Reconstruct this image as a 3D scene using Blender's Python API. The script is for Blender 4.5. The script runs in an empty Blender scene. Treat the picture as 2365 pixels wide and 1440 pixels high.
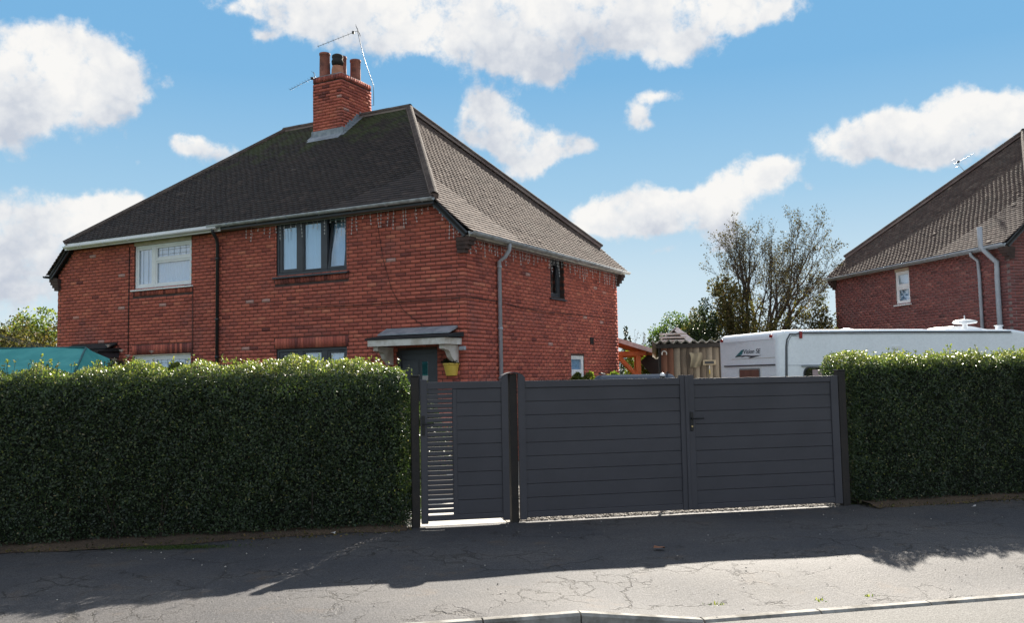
import bpy, bmesh, math, random
import numpy as np
from mathutils import Vector, Matrix
random.seed(7)
rng = np.random.default_rng(7)
SC = bpy.context.scene
COL = SC.collection
R = math.radians

# ------------------------------------------------------------------ camera
PW, PH = 2365.0, 1440.0
FPX, PITCH, ROLL = 2091.76, 0.0730151, -0.018554
EYE = np.array([0.0, 0.0, 1.65])
_fwd = np.array([0, math.cos(PITCH), math.sin(PITCH)])
_up = np.array([0, -math.sin(PITCH), math.cos(PITCH)])
_rt = np.array([1.0, 0, 0])
_r2 = math.cos(ROLL)*_rt + math.sin(ROLL)*_up
_u2 = -math.sin(ROLL)*_rt + math.cos(ROLL)*_up
cam = bpy.data.cameras.new('camera')
cam.sensor_fit = 'HORIZONTAL'; cam.sensor_width = 36.0
cam.lens = 36.0*FPX/PW
cam.clip_start = 0.1; cam.clip_end = 3000
camo = bpy.data.objects.new('camera', cam); COL.objects.link(camo)
camo.matrix_world = Matrix(((_r2[0], _u2[0], -_fwd[0], EYE[0]), (_r2[1], _u2[1], -_fwd[1], EYE[1]),
                            (_r2[2], _u2[2], -_fwd[2], EYE[2]), (0, 0, 0, 1)))
SC.camera = camo

def ray(x, y):
    return _fwd + (x-PW/2)/FPX*_r2 - (y-PH/2)/FPX*_u2

def at(x, y, Y):                     # the point on a pixel's ray at forward distance Y
    d = ray(x, y); return EYE + d*(Y/d[1])

# ------------------------------------------------------------------ light and sky
SUN_AZ, SUN_EL = R(16.6), R(27.8)
SUN_DIR = Vector((math.sin(SUN_AZ)*math.cos(SUN_EL), math.cos(SUN_AZ)*math.cos(SUN_EL), math.sin(SUN_EL)))
sun = bpy.data.lights.new('sun', 'SUN'); sun.energy = 5.0; sun.angle = R(0.5); sun.color = (1.0, 0.92, 0.80)
suno = bpy.data.objects.new('sun', sun); COL.objects.link(suno)
SC.cycles.max_bounces = 6; SC.cycles.diffuse_bounces = 3; SC.cycles.glossy_bounces = 3; SC.cycles.transmission_bounces = 4
SC.cycles.caustics_reflective = False; SC.cycles.caustics_refractive = False
suno.rotation_euler = (-SUN_DIR).to_track_quat('-Z', 'Y').to_euler()
SKY_STRENGTH = 0.05
SKY_GAMMA, SKY_GAIN = 0.6, 0.8
CLOUD_V = 6.7                       # cloud radiance in sky-texture units
SC.view_settings.view_transform = 'Standard'
SC.view_settings.look = 'None'
SC.view_settings.gamma = 1.0
SC.view_settings.use_curve_mapping = False
SC.view_settings.exposure = 1.5

world = bpy.data.worlds.new('World'); SC.world = world; world.use_nodes = True
nt = world.node_tree; nt.nodes.clear()
def N(tree, typ, **kw):
    n = tree.nodes.new(typ)
    for k, v in kw.items(): setattr(n, k, v)
    return n
def mth(tree, op, a, b=None, c=None, clamp=False):
    n = N(tree, 'ShaderNodeMath', operation=op); n.use_clamp = clamp
    for i, v in enumerate((a, b, c)):
        if v is None: continue
        if isinstance(v, (int, float)): n.inputs[i].default_value = v
        else: tree.links.new(v, n.inputs[i])
    return n.outputs[0]
def vmth(tree, op, a, b=None, c=None, out=0):
    n = N(tree, 'ShaderNodeVectorMath', operation=op)
    for i, v in enumerate((a, b, c)):
        if v is None: continue
        if isinstance(v, (tuple, list)): n.inputs[i].default_value = v
        else: tree.links.new(v, n.inputs[i])
    return n.outputs[out]
def scalec(tree, c, k):
    n = N(tree, 'ShaderNodeVectorMath', operation='SCALE'); tree.links.new(c, n.inputs[0])
    if isinstance(k, (int, float)): n.inputs['Scale'].default_value = k
    else: tree.links.new(k, n.inputs['Scale'])
    return n.outputs[0]
def mixc(tree, fac, a, b, blend='MIX'):
    n = N(tree, 'ShaderNodeMix', data_type='RGBA', blend_type=blend)
    for s, v in ((n.inputs[0], fac), (n.inputs[6], a), (n.inputs[7], b)):
        if isinstance(v, (int, float)): s.default_value = v
        elif isinstance(v, (tuple, list)): s.default_value = (*v[:3], 1)
        else: tree.links.new(v, s)
    return n.outputs[2]
def ramp(tree, fac, stops, interp='LINEAR'):
    n = N(tree, 'ShaderNodeValToRGB'); cr = n.color_ramp; cr.interpolation = interp
    while len(cr.elements) < len(stops): cr.elements.new(0.5)
    for e, (p, c) in zip(cr.elements, stops):
        e.position = p; e.color = (*c, 1) if len(c) == 3 else c
    tree.links.new(fac, n.inputs[0]); return n.outputs[0]
def smooth(tree, v, lo, hi):
    n = N(tree, 'ShaderNodeMapRange', interpolation_type='SMOOTHSTEP')
    n.inputs[1].default_value = lo; n.inputs[2].default_value = hi
    tree.links.new(v, n.inputs[0]); return n.outputs[0]
def noise(tree, vec, scale, detail=4, rough=0.5, dist=0.0, out=0):
    n = N(tree, 'ShaderNodeTexNoise'); n.inputs['Scale'].default_value = scale
    n.inputs['Detail'].default_value = detail; n.inputs['Roughness'].default_value = rough
    n.inputs['Distortion'].default_value = dist
    if vec is not None: tree.links.new(vec, n.inputs['Vector'])
    return n.outputs[out]

sky = N(nt, 'ShaderNodeTexSky', sky_type='NISHITA'); sky.sun_disc = False
sky.sun_elevation = SUN_EL; sky.sun_rotation = SUN_AZ
sky.altitude = 60; sky.air_density = 1.0; sky.dust_density = 0.0; sky.ozone_density = 1.6
gen = N(nt, 'ShaderNodeTexCoord').outputs['Generated']
sep = N(nt, 'ShaderNodeSeparateXYZ'); nt.links.new(gen, sep.inputs[0])
az = mth(nt, 'ARCTAN2', sep.outputs[0], sep.outputs[1]); el = mth(nt, 'ARCSINE', sep.outputs[2])
ae = N(nt, 'ShaderNodeCombineXYZ'); nt.links.new(az, ae.inputs[0]); nt.links.new(el, ae.inputs[1]); AE = ae.outputs[0]
# cumulus clouds: (pixel x, y, half width, half height, weight) of each billow, turned into azimuth and elevation
PUFF = [(60, 190, 210, 110, 1), (190, 150, 120, 75, .9), (240, 215, 110, 60, .8), (20, 290, 100, 60, .7), (0, 130, 150, 70, .7),
        (60, 560, 110, 110, .8), (30, 660, 130, 60, .75), (190, 490, 95, 45, .9), (300, 480, 90, 40, .8), (-40, 500, 90, 60, .6), (130, 620, 70, 40, .5),
        (470, 345, 72, 32, .9), (430, 325, 35, 22, .6), (327, 380, 14, 12, .45),
        (560, 5, 90, 25, .8), (660, 25, 90, 40, .7), (800, 50, 200, 75, 1), (980, 45, 220, 85, 1), (1180, 40, 230, 100, 1), (1240, 110, 120, 70, .9),
        (1290, 165, 55, 35, .6), (1420, 50, 220, 85, 1), (1600, 30, 170, 60, .9), (1740, 15, 140, 40, .9), (1560, 110, 90, 40, .6), (600, 72, 40, 14, .45),
        (1120, 245, 62, 45, 1), (1090, 305, 50, 40, .8), (1170, 310, 100, 65, 1), (1205, 365, 70, 45, .9), (1285, 330, 75, 50, 1), (1340, 335, 40, 22, .7),
        (1475, 250, 36, 26, .66), (1490, 285, 40, 22, .6), (1555, 215, 48, 24, .68), (1515, 215, 30, 18, .5),
        (1980, 330, 95, 40, .9), (2030, 290, 70, 40, .9), (2120, 330, 130, 45, 1), (2200, 240, 90, 55, 1), (2280, 270, 110, 50, .9), (2360, 260, 60, 40, .7), (2140, 370, 60, 25, .6),
        (1400, 515, 85, 35, .9), (1480, 475, 100, 50, 1), (1560, 480, 110, 50, 1), (1640, 500, 90, 50, .95), (1720, 420, 90, 45, .95), (1800, 385, 65, 32, .9), (1660, 560, 60, 30, .6), (1530, 575, 35, 14, .45), (1880, 430, 20, 16, .45), (1950, 430, 40, 14, .4)]
acc = None; vac = None
wob = noise(nt, gen, 9.0, 5, 0.6, out=1)
wv = vmth(nt, 'MULTIPLY', vmth(nt, 'SUBTRACT', wob, (.5, .5, .5)), (.055, .040, 0))
AEW = vmth(nt, 'ADD', AE, wv)
for (px, py, rx, ry, w) in PUFF:
    d = ray(px, py); a_ = math.atan2(d[0], d[1]); e_ = math.asin(d[2]/np.linalg.norm(d))
    ix, iy = FPX/(rx*.93), FPX/(ry*.93)
    q = vmth(nt, 'MULTIPLY_ADD', AEW, (ix, iy, 0), (-a_*ix, -e_*iy, 0))
    g = mth(nt, 'POWER', 0.3679, vmth(nt, 'DOT_PRODUCT', q, q, out=1))
    acc = mth(nt, 'MULTIPLY', g, w) if acc is None else mth(nt, 'MULTIPLY_ADD', g, w, acc)
# whole clouds, for their darker undersides
for (px, py, rx, ry) in ((90, 200, 300, 130), (90, 570, 330, 150), (470, 345, 110, 50), (1130, 60, 760, 130), (1190, 310, 170, 100), (1515, 240, 100, 60), (2150, 300, 290, 110), (1590, 480, 300, 110)):
    d = ray(px, py); a_ = math.atan2(d[0], d[1]); e_ = math.asin(d[2]/np.linalg.norm(d)); ix, iy = FPX/rx, FPX/ry
    q = vmth(nt, 'MULTIPLY_ADD', AEW, (ix, iy, 0), (-a_*ix, -e_*iy, 0)); g = mth(nt, 'POWER', 0.3679, vmth(nt, 'DOT_PRODUCT', q, q, out=1))
    gv = mth(nt, 'MULTIPLY', g, vmth(nt, 'DOT_PRODUCT', q, (0, 1, 0), out=1)); vac = gv if vac is None else mth(nt, 'ADD', vac, gv)
fine = noise(nt, gen, 24.0, 9, 0.66)
mid = noise(nt, gen, 10.0, 6, 0.6)
billow = mth(nt, 'SUBTRACT', mth(nt, 'MULTIPLY', mth(nt, 'ABSOLUTE', mth(nt, 'SUBTRACT', noise(nt, gen, 34, 3, .5), .5)), 4.0), .45)
# broken cumulus carries on round the unseen sky, cover thickened to raise fill light
outside = mth(nt, 'MAXIMUM', smooth(nt, mth(nt, 'ABSOLUTE', az), .62, .85), smooth(nt, el, .40, .60))
wide = mth(nt, 'MULTIPLY', smooth(nt, noise(nt, gen, 3.2, 7, 0.58), .38, .56), outside)
field = mth(nt, 'ADD', mth(nt, 'MINIMUM', acc, .95), mth(nt, 'MULTIPLY', mth(nt, 'SUBTRACT', fine, .5), 1.75))
field = mth(nt, 'MULTIPLY_ADD', billow, .16, field)
mask = smooth(nt, field, .34, .88)
mask = mth(nt, 'MAXIMUM', mask, mth(nt, 'MULTIPLY', wide, smooth(nt, el, .02, .12)), clamp=True)
lift = mth(nt, 'MULTIPLY_ADD', vac, .48, .08)
tone = mth(nt, 'ADD', mth(nt, 'MULTIPLY_ADD', mid, 1.5, -.22), mth(nt, 'MULTIPLY_ADD', billow, .18, lift))
ccol = ramp(nt, tone, [(.22, (.60, .65, .74)), (.48, (.84, .86, .89)), (.72, (1, .99, .97))])
ccol = scalec(nt, ccol, CLOUD_V)
# clear sky: the Nishita sky, its sunward glare held back, with the pale haze low down
gm = N(nt, 'ShaderNodeGamma'); gm.inputs[1].default_value = SKY_GAMMA
nt.links.new(sky.outputs[0], gm.inputs[0])
nish = scalec(nt, gm.outputs[0], SKY_GAIN)
blue = ramp(nt, mth(nt, 'DIVIDE', el, .9, clamp=True), [(.0, (5.60, 6.40, 6.88)), (.12, (4.48, 5.76, 6.64)), (.22, (2.72, 4.64, 6.32)), (.36, (1.48, 3.60, 5.92)), (.55, (1.24, 3.28, 5.76)), (1, (0.96, 2.80, 5.28))])
skg = mixc(nt, .85, nish, blue)
final = mixc(nt, mask, skg, ccol)
bg = N(nt, 'ShaderNodeBackground'); bg.inputs[1].default_value = SKY_STRENGTH
nt.links.new(final, bg.inputs[0])
wo = N(nt, 'ShaderNodeOutputWorld'); nt.links.new(bg.outputs[0], wo.inputs[0])
world.cycles.sampling_method = 'MANUAL'; world.cycles.sample_map_resolution = 512

# ------------------------------------------------------------------ helpers
def link(o): COL.objects.link(o); return o
def tag(o, label=None, cat=None, group=None, kind=None):
    if label: o['label'] = label
    if cat: o['category'] = cat
    if group: o['group'] = group
    if kind: o['kind'] = kind
    return o
def empty(name, loc=(0, 0, 0), rz=0.0, parent=None):
    o = link(bpy.data.objects.new(name, None)); o.location = loc; o.rotation_euler = (0, 0, rz)
    o.empty_display_size = 0.2
    if parent: o.parent = parent
    return o

class MB:
    def __init__(s): s.v = []; s.f = []; s.sm = []
    def add(s, vs, fs, smooth=False):
        b = len(s.v); s.v += [tuple(map(float, p)) for p in vs]
        s.f += [tuple(i+b for i in f) for f in fs]; s.sm += [smooth]*len(fs); return s
    def box(s, x0, x1, y0, y1, z0, z1):
        return s.add([(x0, y0, z0), (x1, y0, z0), (x1, y1, z0), (x0, y1, z0), (x0, y0, z1), (x1, y0, z1), (x1, y1, z1), (x0, y1, z1)],
                     [(0, 3, 2, 1), (4, 5, 6, 7), (0, 1, 5, 4), (1, 2, 6, 5), (2, 3, 7, 6), (3, 0, 4, 7)])
    def bbox(s, x0, x1, y0, y1, z0, z1, b=0.004):      # box with chamfered edges
        bm = bmesh.new(); bmesh.ops.create_cube(bm, size=1)
        for v in bm.verts: v.co = Vector(((x0+x1)/2+v.co.x*(x1-x0), (y0+y1)/2+v.co.y*(y1-y0), (z0+z1)/2+v.co.z*(z1-z0)))
        bmesh.ops.bevel(bm, geom=bm.edges[:], offset=b, segments=1, affect='EDGES')
        bm.verts.index_update()
        s.add([v.co for v in bm.verts], [[v.index for v in f.verts] for f in bm.faces]); bm.free(); return s
    def bar(s, p0, p1, w, h, up=(0, 0, 1)):            # square bar between two points
        p0, p1 = Vector(p0), Vector(p1); d = (p1-p0).normalized(); u = Vector(up)
        if abs(d.dot(u)) > .98: u = Vector((1, 0, 0))
        a = d.cross(u).normalized()*w/2; b = a.cross(d).normalized()*h/2
        vs = [p+sa*a+sb*b for p in (p0, p1) for sa, sb in ((-1, -1), (1, -1), (1, 1), (-1, 1))]
        return s.add(vs, [(3, 2, 1, 0), (4, 5, 6, 7), (0, 1, 5, 4), (1, 2, 6, 5), (2, 3, 7, 6), (3, 0, 4, 7)])
    def tube(s, pts, r, n=8, cap=True, smooth=True):
        pts = [Vector(p) for p in pts]; rs = r if isinstance(r, (list, tuple)) else [r]*len(pts)
        vs = []; fs = []; prev = None
        for i, p in enumerate(pts):
            d = (pts[min(i+1, len(pts)-1)]-pts[max(i-1, 0)])
            d = d.normalized() if d.length > 1e-9 else Vector((0, 0, 1))
            if prev is None:
                u = Vector((0, 0, 1)) if abs(d.z) < .9 else Vector((1, 0, 0)); a = d.cross(u).normalized()
            else:
                a = (prev-d*prev.dot(d)); a = a.normalized() if a.length > 1e-6 else d.orthogonal().normalized()
            prev = a; b = d.cross(a)
            for k in range(n):
                t = 2*math.pi*k/n; vs.append(p+(a*math.cos(t)+b*math.sin(t))*rs[i])
        for i in range(len(pts)-1):
            for k in range(n):
                fs.append((i*n+k, i*n+(k+1) % n, (i+1)*n+(k+1) % n, (i+1)*n+k))
        s.add(vs, fs, smooth)
        if cap:
            b = len(s.v)-len(vs)
            s.f += [tuple(b+k for k in range(n))[::-1], tuple(b+(len(pts)-1)*n+k for k in range(n))]; s.sm += [False, False]
        return s
    def prism(s, poly, d0, d1, plane='xz'):            # polygon extruded along the third axis
        n = len(poly)
        def P(a, b, c): return (a, c, b) if plane == 'xz' else ((c, a, b) if plane == 'yz' else (a, b, c))
        vs = [P(a, b, d0) for a, b in poly]+[P(a, b, d1) for a, b in poly]
        fs = [tuple(range(n)), tuple(range(2*n-1, n-1, -1))]+[(i, i+n, (i+1) % n+n, (i+1) % n) for i in range(n)]
        return s.add(vs, fs)
    def lathe(s, prof, c=(0, 0, 0), n=20, axis=None, smooth=True):
        c = Vector(c); ax = Vector(axis).normalized() if axis is not None else Vector((0, 0, 1))
        a = ax.orthogonal().normalized(); b = ax.cross(a); vs = []; fs = []
        for r, h in prof:
            for k in range(n):
                t = 2*math.pi*k/n; vs.append(c+ax*h+(a*math.cos(t)+b*math.sin(t))*r)
        for i in range(len(prof)-1):
            for k in range(n): fs.append((i*n+k, i*n+(k+1) % n, (i+1)*n+(k+1) % n, (i+1)*n+k))
        return s.add(vs, fs, smooth)
    def build(s, name, mat, parent=None, fix=True):
        me = bpy.data.meshes.new(name); me.from_pydata(s.v, [], s.f)
        me.polygons.foreach_set('use_smooth', s.sm)
        if fix:
            bm = bmesh.new(); bm.from_mesh(me); bmesh.ops.recalc_face_normals(bm, faces=bm.faces[:]); bm.to_mesh(me); bm.free()
        if mat: me.materials.append(mat)
        o = link(bpy.data.objects.new(name, me))
        if parent: o.parent = parent
        return o

def np_mesh(name, V, F, mat, parent=None, rnd=None, smooth=False):
    me = bpy.data.meshes.new(name); V = np.asarray(V, np.float32); F = np.asarray(F, np.int32); k = F.shape[1]
    me.vertices.add(len(V)); me.vertices.foreach_set('co', V.ravel())
    me.loops.add(F.size); me.loops.foreach_set('vertex_index', F.ravel())
    me.polygons.add(len(F)); me.polygons.foreach_set('loop_start', np.arange(0, F.size, k, dtype=np.int32))
    me.update(calc_edges=True)
    if smooth: me.polygons.foreach_set('use_smooth', np.ones(len(F), bool))
    if rnd is not None:
        at_ = me.attributes.new('rnd', 'FLOAT', 'FACE'); at_.data.foreach_set('value', np.asarray(rnd, np.float32))
    if mat: me.materials.append(mat)
    if name is None: return me
    o = link(bpy.data.objects.new(name, me))
    if parent: o.parent = parent
    return o

# ------------------------------------------------------------------ materials
def base_mat(name):
    m = bpy.data.materials.new(name); m.use_nodes = True; t = m.node_tree; t.nodes.clear()
    out = N(t, 'ShaderNodeOutputMaterial'); p = N(t, 'ShaderNodeBsdfPrincipled'); t.links.new(p.outputs[0], out.inputs[0])
    pos = N(t, 'ShaderNodeNewGeometry').outputs['Position']
    return m, t, p, pos
def setc(t, sock, v):
    if isinstance(v, (tuple, list)): sock.default_value = (*v[:3], 1)
    elif isinstance(v, (int, float)): sock.default_value = v
    else: t.links.new(v, sock)
def bump(t, p, h, strength=.3, dist=.01):
    b = N(t, 'ShaderNodeBump'); b.inputs['Strength'].default_value = strength; b.inputs['Distance'].default_value = dist
    t.links.new(h, b.inputs['Height']); t.links.new(b.outputs[0], p.inputs['Normal'])
def mat(name, col, rough=.6, metal=0.0, var=.25, scale=6.0, col2=None, bmp=0.0, bscale=60.0, spec=.5, fine=0.12):
    m, t, p, pos = base_mat(name)
    n1 = noise(t, pos, scale, 5, .6); n2 = noise(t, pos, scale*14, 3, .6)
    c2 = col2 if col2 else tuple(c*(1-var) for c in col)
    c = mixc(t, smooth(t, n1, .35, .68), col, c2)
    k = mth(t, 'MULTIPLY_ADD', n2, fine*2, 1-fine)
    c = scalec(t, c, k)
    setc(t, p.inputs['Base Color'], c); p.inputs['Metallic'].default_value = metal
    setc(t, p.inputs['Roughness'], mth(t, 'MULTIPLY_ADD', n1, .2, rough-.1)); p.inputs['Specular IOR Level'].default_value = spec
    if bmp: bump(t, p, noise(t, pos, bscale, 4, .6), bmp, .01)
    return m
def piece_mat(name, stops, rough=.85, bmp=.5, bscale=90, grime=None, spec=.3, moss=None, grain=.7):
    """bricks, tiles, boards: the colour of each piece comes from its own random number"""
    m, t, p, pos = base_mat(name)
    a = N(t, 'ShaderNodeAttribute', attribute_name='rnd')
    c = ramp(t, a.outputs['Fac'], stops)
    n1 = noise(t, pos, 38, 5, .65); n2 = noise(t, pos, 1.3, 5, .6)
    c = scalec(t, c, mth(t, 'MULTIPLY_ADD', n1, grain, 1-grain/2))
    if grime: c = mixc(t, mth(t, 'MULTIPLY', smooth(t, n2, .50, .72), grime[1]), c, grime[0])
    if moss:
        s = N(t, 'ShaderNodeSeparateXYZ'); t.links.new(pos, s.inputs[0])
        hgt = smooth(t, s.outputs[2], moss[1], moss[2])
        mk = smooth(t, mth(t, 'ADD', mth(t, 'MULTIPLY', noise(t, pos, 2.2, 6, .7), .8), mth(t, 'MULTIPLY', hgt, .22)), .50, .66)
        c = mixc(t, mth(t, 'MULTIPLY', mk, .75), c, moss[0])
    setc(t, p.inputs['Base Color'], c); p.inputs['Roughness'].default_value = rough; p.inputs['Specular IOR Level'].default_value = spec
    bump(t, p, noise(t, pos, bscale, 4, .65), bmp, .006)
    return m
def leaf_mat(name, stops, trans=.35, rough=.45, spec=.4):
    m, t, p, pos = base_mat(name)
    a = N(t, 'ShaderNodeAttribute', attribute_name='rnd')
    c = ramp(t, a.outputs['Fac'], stops)
    big = noise(t, pos, 1.6, 3, .5)
    c = scalec(t, c, mth(t, 'MULTIPLY_ADD', big, .8, .6))
    setc(t, p.inputs['Base Color'], c); p.inputs['Roughness'].default_value = rough; p.inputs['Specular IOR Level'].default_value = spec
    tr = N(t, 'ShaderNodeBsdfTranslucent')
    tc = vmth(t, 'MULTIPLY', c, (1.5, 1.7, .7)); t.links.new(tc, tr.inputs[0])
    mx = N(t, 'ShaderNodeMixShader'); mx.inputs[0].default_value = trans
    t.links.new(p.outputs[0], mx.inputs[1]); t.links.new(tr.outputs[0], mx.inputs[2])
    t.links.new(mx.outputs[0], [n for n in t.nodes if n.type == 'OUTPUT_MATERIAL'][0].inputs[0])
    return m
def glass_mat(name, tint=(.9, .95, 1), refl=1.0):
    m, t, p, pos = base_mat(name)
    g = N(t, 'ShaderNodeBsdfGlossy'); g.inputs['Roughness'].default_value = .015; g.inputs[0].default_value = (refl, refl, refl, 1)
    tr = N(t, 'ShaderNodeBsdfTransparent'); tr.inputs[0].default_value = (*tint, 1)
    lw = N(t, 'ShaderNodeLayerWeight'); fc = mth(t, 'MULTIPLY_ADD', mth(t, 'POWER', lw.outputs['Facing'], 5.0), .85, .15)
    mx = N(t, 'ShaderNodeMixShader'); t.links.new(fc, mx.inputs[0])
    t.links.new(tr.outputs[0], mx.inputs[1]); t.links.new(g.outputs[0], mx.inputs[2])
    b = N(t, 'ShaderNodeBump'); b.inputs['Strength'].default_value = .03; b.inputs['Distance'].default_value = .05
    t.links.new(noise(t, pos, 1.6, 2, .5), b.inputs['Height']); t.links.new(b.outputs[0], g.inputs['Normal'])
    t.links.new(mx.outputs[0], [n for n in t.nodes if n.type == 'OUTPUT_MATERIAL'][0].inputs[0])
    return m

BR_STOPS = [(0, (0.184, 0.061, 0.055)), (.2, (0.345, 0.098, 0.076)), (.5, (0.489, 0.136, 0.098)), (.75, (0.564, 0.159, 0.110)), (.95, (0.621, 0.212, 0.138)), (1, (0.529, 0.329, 0.297))]
M_BRICK = piece_mat('red brick', BR_STOPS, grime=((.27, .115, .105), .5), spec=.12, bmp=.25, grain=.4)
M_BRICK2 = piece_mat('plum red brick', [(0, (.12, .052, .054)), (.4, (.225, .083, .080)), (.75, (.29, .105, .094)), (1, (.38, .16, .135))], grime=((.18, .105, .108), .5), bmp=.25, grain=.4)
M_MORTAR = mat('dark soot mortar', (.055, .036, .033), .95, col2=(.10, .062, .055), bmp=.6, bscale=140)
M_MORTAR2 = mat('pale mortar', (.30, .24, .22), .95, col2=(.17, .12, .115), scale=1.2, bmp=.6, bscale=140)
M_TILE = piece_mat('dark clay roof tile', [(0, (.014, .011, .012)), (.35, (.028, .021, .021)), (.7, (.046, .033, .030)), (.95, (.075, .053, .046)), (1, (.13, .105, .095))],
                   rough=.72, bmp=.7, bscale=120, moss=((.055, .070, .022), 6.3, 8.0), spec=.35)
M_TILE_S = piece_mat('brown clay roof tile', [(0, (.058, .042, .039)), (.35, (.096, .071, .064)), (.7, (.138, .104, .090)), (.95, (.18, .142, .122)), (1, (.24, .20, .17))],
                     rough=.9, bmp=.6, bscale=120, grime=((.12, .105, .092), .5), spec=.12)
M_HIP = mat('weathered ridge tile', (.070, .054, .050), .9, spec=.1, col2=(.125, .10, .088), scale=5, bmp=.7, bscale=80)
M_DECK = mat('roofing felt', (.02, .018, .017), .95)
M_LEAD = mat('grey lead flashing', (.34, .37, .41), .55, metal=.2, col2=(.22, .25, .29), bmp=.3)
M_ANTH = mat('anthracite frame', (.048, .053, .066), .42, var=.15)
M_GATE = mat('anthracite powder coated aluminium', (.060, .059, .071), .55, var=.12, scale=2.0, bmp=.08, bscale=200, fine=.06)
M_POST = mat('dark timber post', (.022, .019, .018), .8, col2=(.034, .028, .024), bmp=.6, bscale=50)
M_WHITE = mat('white upvc', (.86, .87, .89), .35, var=.08)
M_WHITE_OLD = mat('weathered white paint', (.70, .68, .64), .6, col2=(.48, .43, .37), scale=4)
M_PIPE = mat('grey plastic pipe', (.40, .43, .48), .4, var=.15)
M_PIPE_D = mat('black cast pipe', (.028, .030, .036), .45)
M_GUT = mat('weathered grey gutter', (.46, .48, .50), .45, col2=(.27, .28, .29), scale=7)
M_BLACK = mat('black plastic', (.012, .012, .014), .4)
M_CABLE = mat('black cable', (.012, .011, .012), .6)
M_CURT = mat('sky tinted net curtain', (.56, .77, .95), .9, var=.05)  # white net with the sky's blue light put into its colour
M_GLASS = glass_mat('window glass')
M_DARKGLASS = glass_mat('tinted acrylic glass', (.25, .26, .28))
M_BROWN = mat('brown blind', (.20, .085, .06), .8)
M_POT = mat('terracotta chimney pot', (.36, .135, .10), .85, col2=(.15, .06, .05), scale=5, bmp=.4)
M_SOOT = mat('sooty clay', (.03, .026, .025), .9, bmp=.5)
M_WIRE = mat('aluminium aerial rod', (.13, .135, .145), .5, metal=.4)
M_YELLOW = mat('yellow planter', (.72, .52, .09), .5, var=.12)
M_CREAM = mat('cream render', (.62, .52, .40), .8)
M_ASPH_ROOF = mat('black roofing felt', (.016, .017, .020), .85, bmp=.4)
# ------------------------------------------------------------------ ground, road, pavement
FA = R(11.6); FP0 = (0.0, 10.48, 0.0)              # the front boundary line; local x along it, local y behind it
FT = Matrix.Translation(FP0) @ Matrix.Rotation(FA, 4, 'Z')
def fl(t, y, z=0.0): return FT @ Vector((t, y, z))

def ground_mat(name, c1, c2, c3=None, speck=.35, rough=.9, crack=None, patch=True, bmp=.5, spec=.35, scale=1.0):
    m, t, p, pos = base_mat(name)
    big = noise(t, pos, .55*scale, 5, .6); md = noise(t, pos, 3.2*scale, 5, .62)
    v = N(t, 'ShaderNodeTexVoronoi'); v.inputs['Scale'].default_value = 120; t.links.new(pos, v.inputs['Vector'])
    sp = N(t, 'ShaderNodeSeparateColor'); t.links.new(v.outputs['Color'], sp.inputs[0])
    c = mixc(t, smooth(t, big, .35, .65), c1, c2)
    if crack: c = mixc(t, mth(t, 'MULTIPLY', smooth(t, noise(t, pos, 1.7, 6, .7), .56, .70), .5), c, (.105, .075, .055))
    if c3: c = mixc(t, mth(t, 'MULTIPLY', smooth(t, md, .55, .72), .6), c, c3)
    k = mth(t, 'MULTIPLY_ADD', sp.outputs[0], speck*2, 1-speck)
    k = mth(t, 'MULTIPLY', k, mth(t, 'MULTIPLY_ADD', noise(t, pos, 30, 4, .7), .5, .75))
    c = scalec(t, c, k)
    h = mth(t, 'ADD', mth(t, 'MULTIPLY', sp.outputs[0], .5), noise(t, pos, 60, 4, .6))
    if crack:
        warp = vmth(t, 'ADD', pos, vmth(t, 'MULTIPLY', vmth(t, 'SUBTRACT', noise(t, pos, 2.4, 5, .7, out=1), (.5, .5, .5)), (.55, .55, 0)))
        ve = N(t, 'ShaderNodeTexVoronoi', feature='DISTANCE_TO_EDGE'); ve.inputs['Scale'].default_value = crack[0]; t.links.new(warp, ve.inputs['Vector'])
        ve2 = N(t, 'ShaderNodeTexVoronoi', feature='DISTANCE_TO_EDGE'); ve2.inputs['Scale'].default_value = crack[0]*3.1; t.links.new(warp, ve2.inputs['Vector'])
        l1 = mth(t, 'SUBTRACT', 1, smooth(t, ve.outputs[0], .001, .012)); l2 = mth(t, 'SUBTRACT', 1, smooth(t, ve2.outputs[0], .002, .03))
        where = smooth(t, noise(t, pos, 1.1, 3, .5), .49, .62)
        ck = mth(t, 'MAXIMUM', mth(t, 'MULTIPLY', l1, smooth(t, noise(t, pos, .8, 3, .6), .48, .58)), mth(t, 'MULTIPLY', l2, where))
        c = mixc(t, mth(t, 'MULTIPLY', ck, .65), c, crack[1]); h = mth(t, 'SUBTRACT', h, mth(t, 'MULTIPLY', ck, 2.0))
    setc(t, p.inputs['Base Color'], c); p.inputs['Roughness'].default_value = rough; p.inputs['Specular IOR Level'].default_value = spec
    bump(t, p, h, bmp, .006)
    return m
M_PAVE = ground_mat('worn tarmac pavement', (.050, .050, .057), (.080, .075, .076), (.034, .035, .040), crack=(1.0, (.03, .026, .022)), rough=.78, bmp=1.1, spec=.32, speck=.45)
M_ROAD = ground_mat('road asphalt', (.080, .079, .078), (.105, .102, .098), (.062, .061, .061), rough=.8, bmp=.9, speck=.5, spec=.25)
M_KERB = mat('concrete kerb', (.34, .325, .30), .9, col2=(.13, .12, .105), scale=5, bmp=.6, bscale=70)
M_CONC = ground_mat('pale concrete path', (.60, .58, .54), (.52, .50, .46), speck=.12)
M_GRAV = ground_mat('gravel bed', (.34, .32, .29), (.26, .24, .22), speck=.5)
M_GRASS = ground_mat('lawn ground', (.055, .085, .025), (.085, .10, .035), (.10, .085, .05), speck=.4)
M_SOIL = ground_mat('earth and leaf litter', (.055, .038, .027), (.085, .058, .038), (.035, .045, .02), speck=.5)

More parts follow.
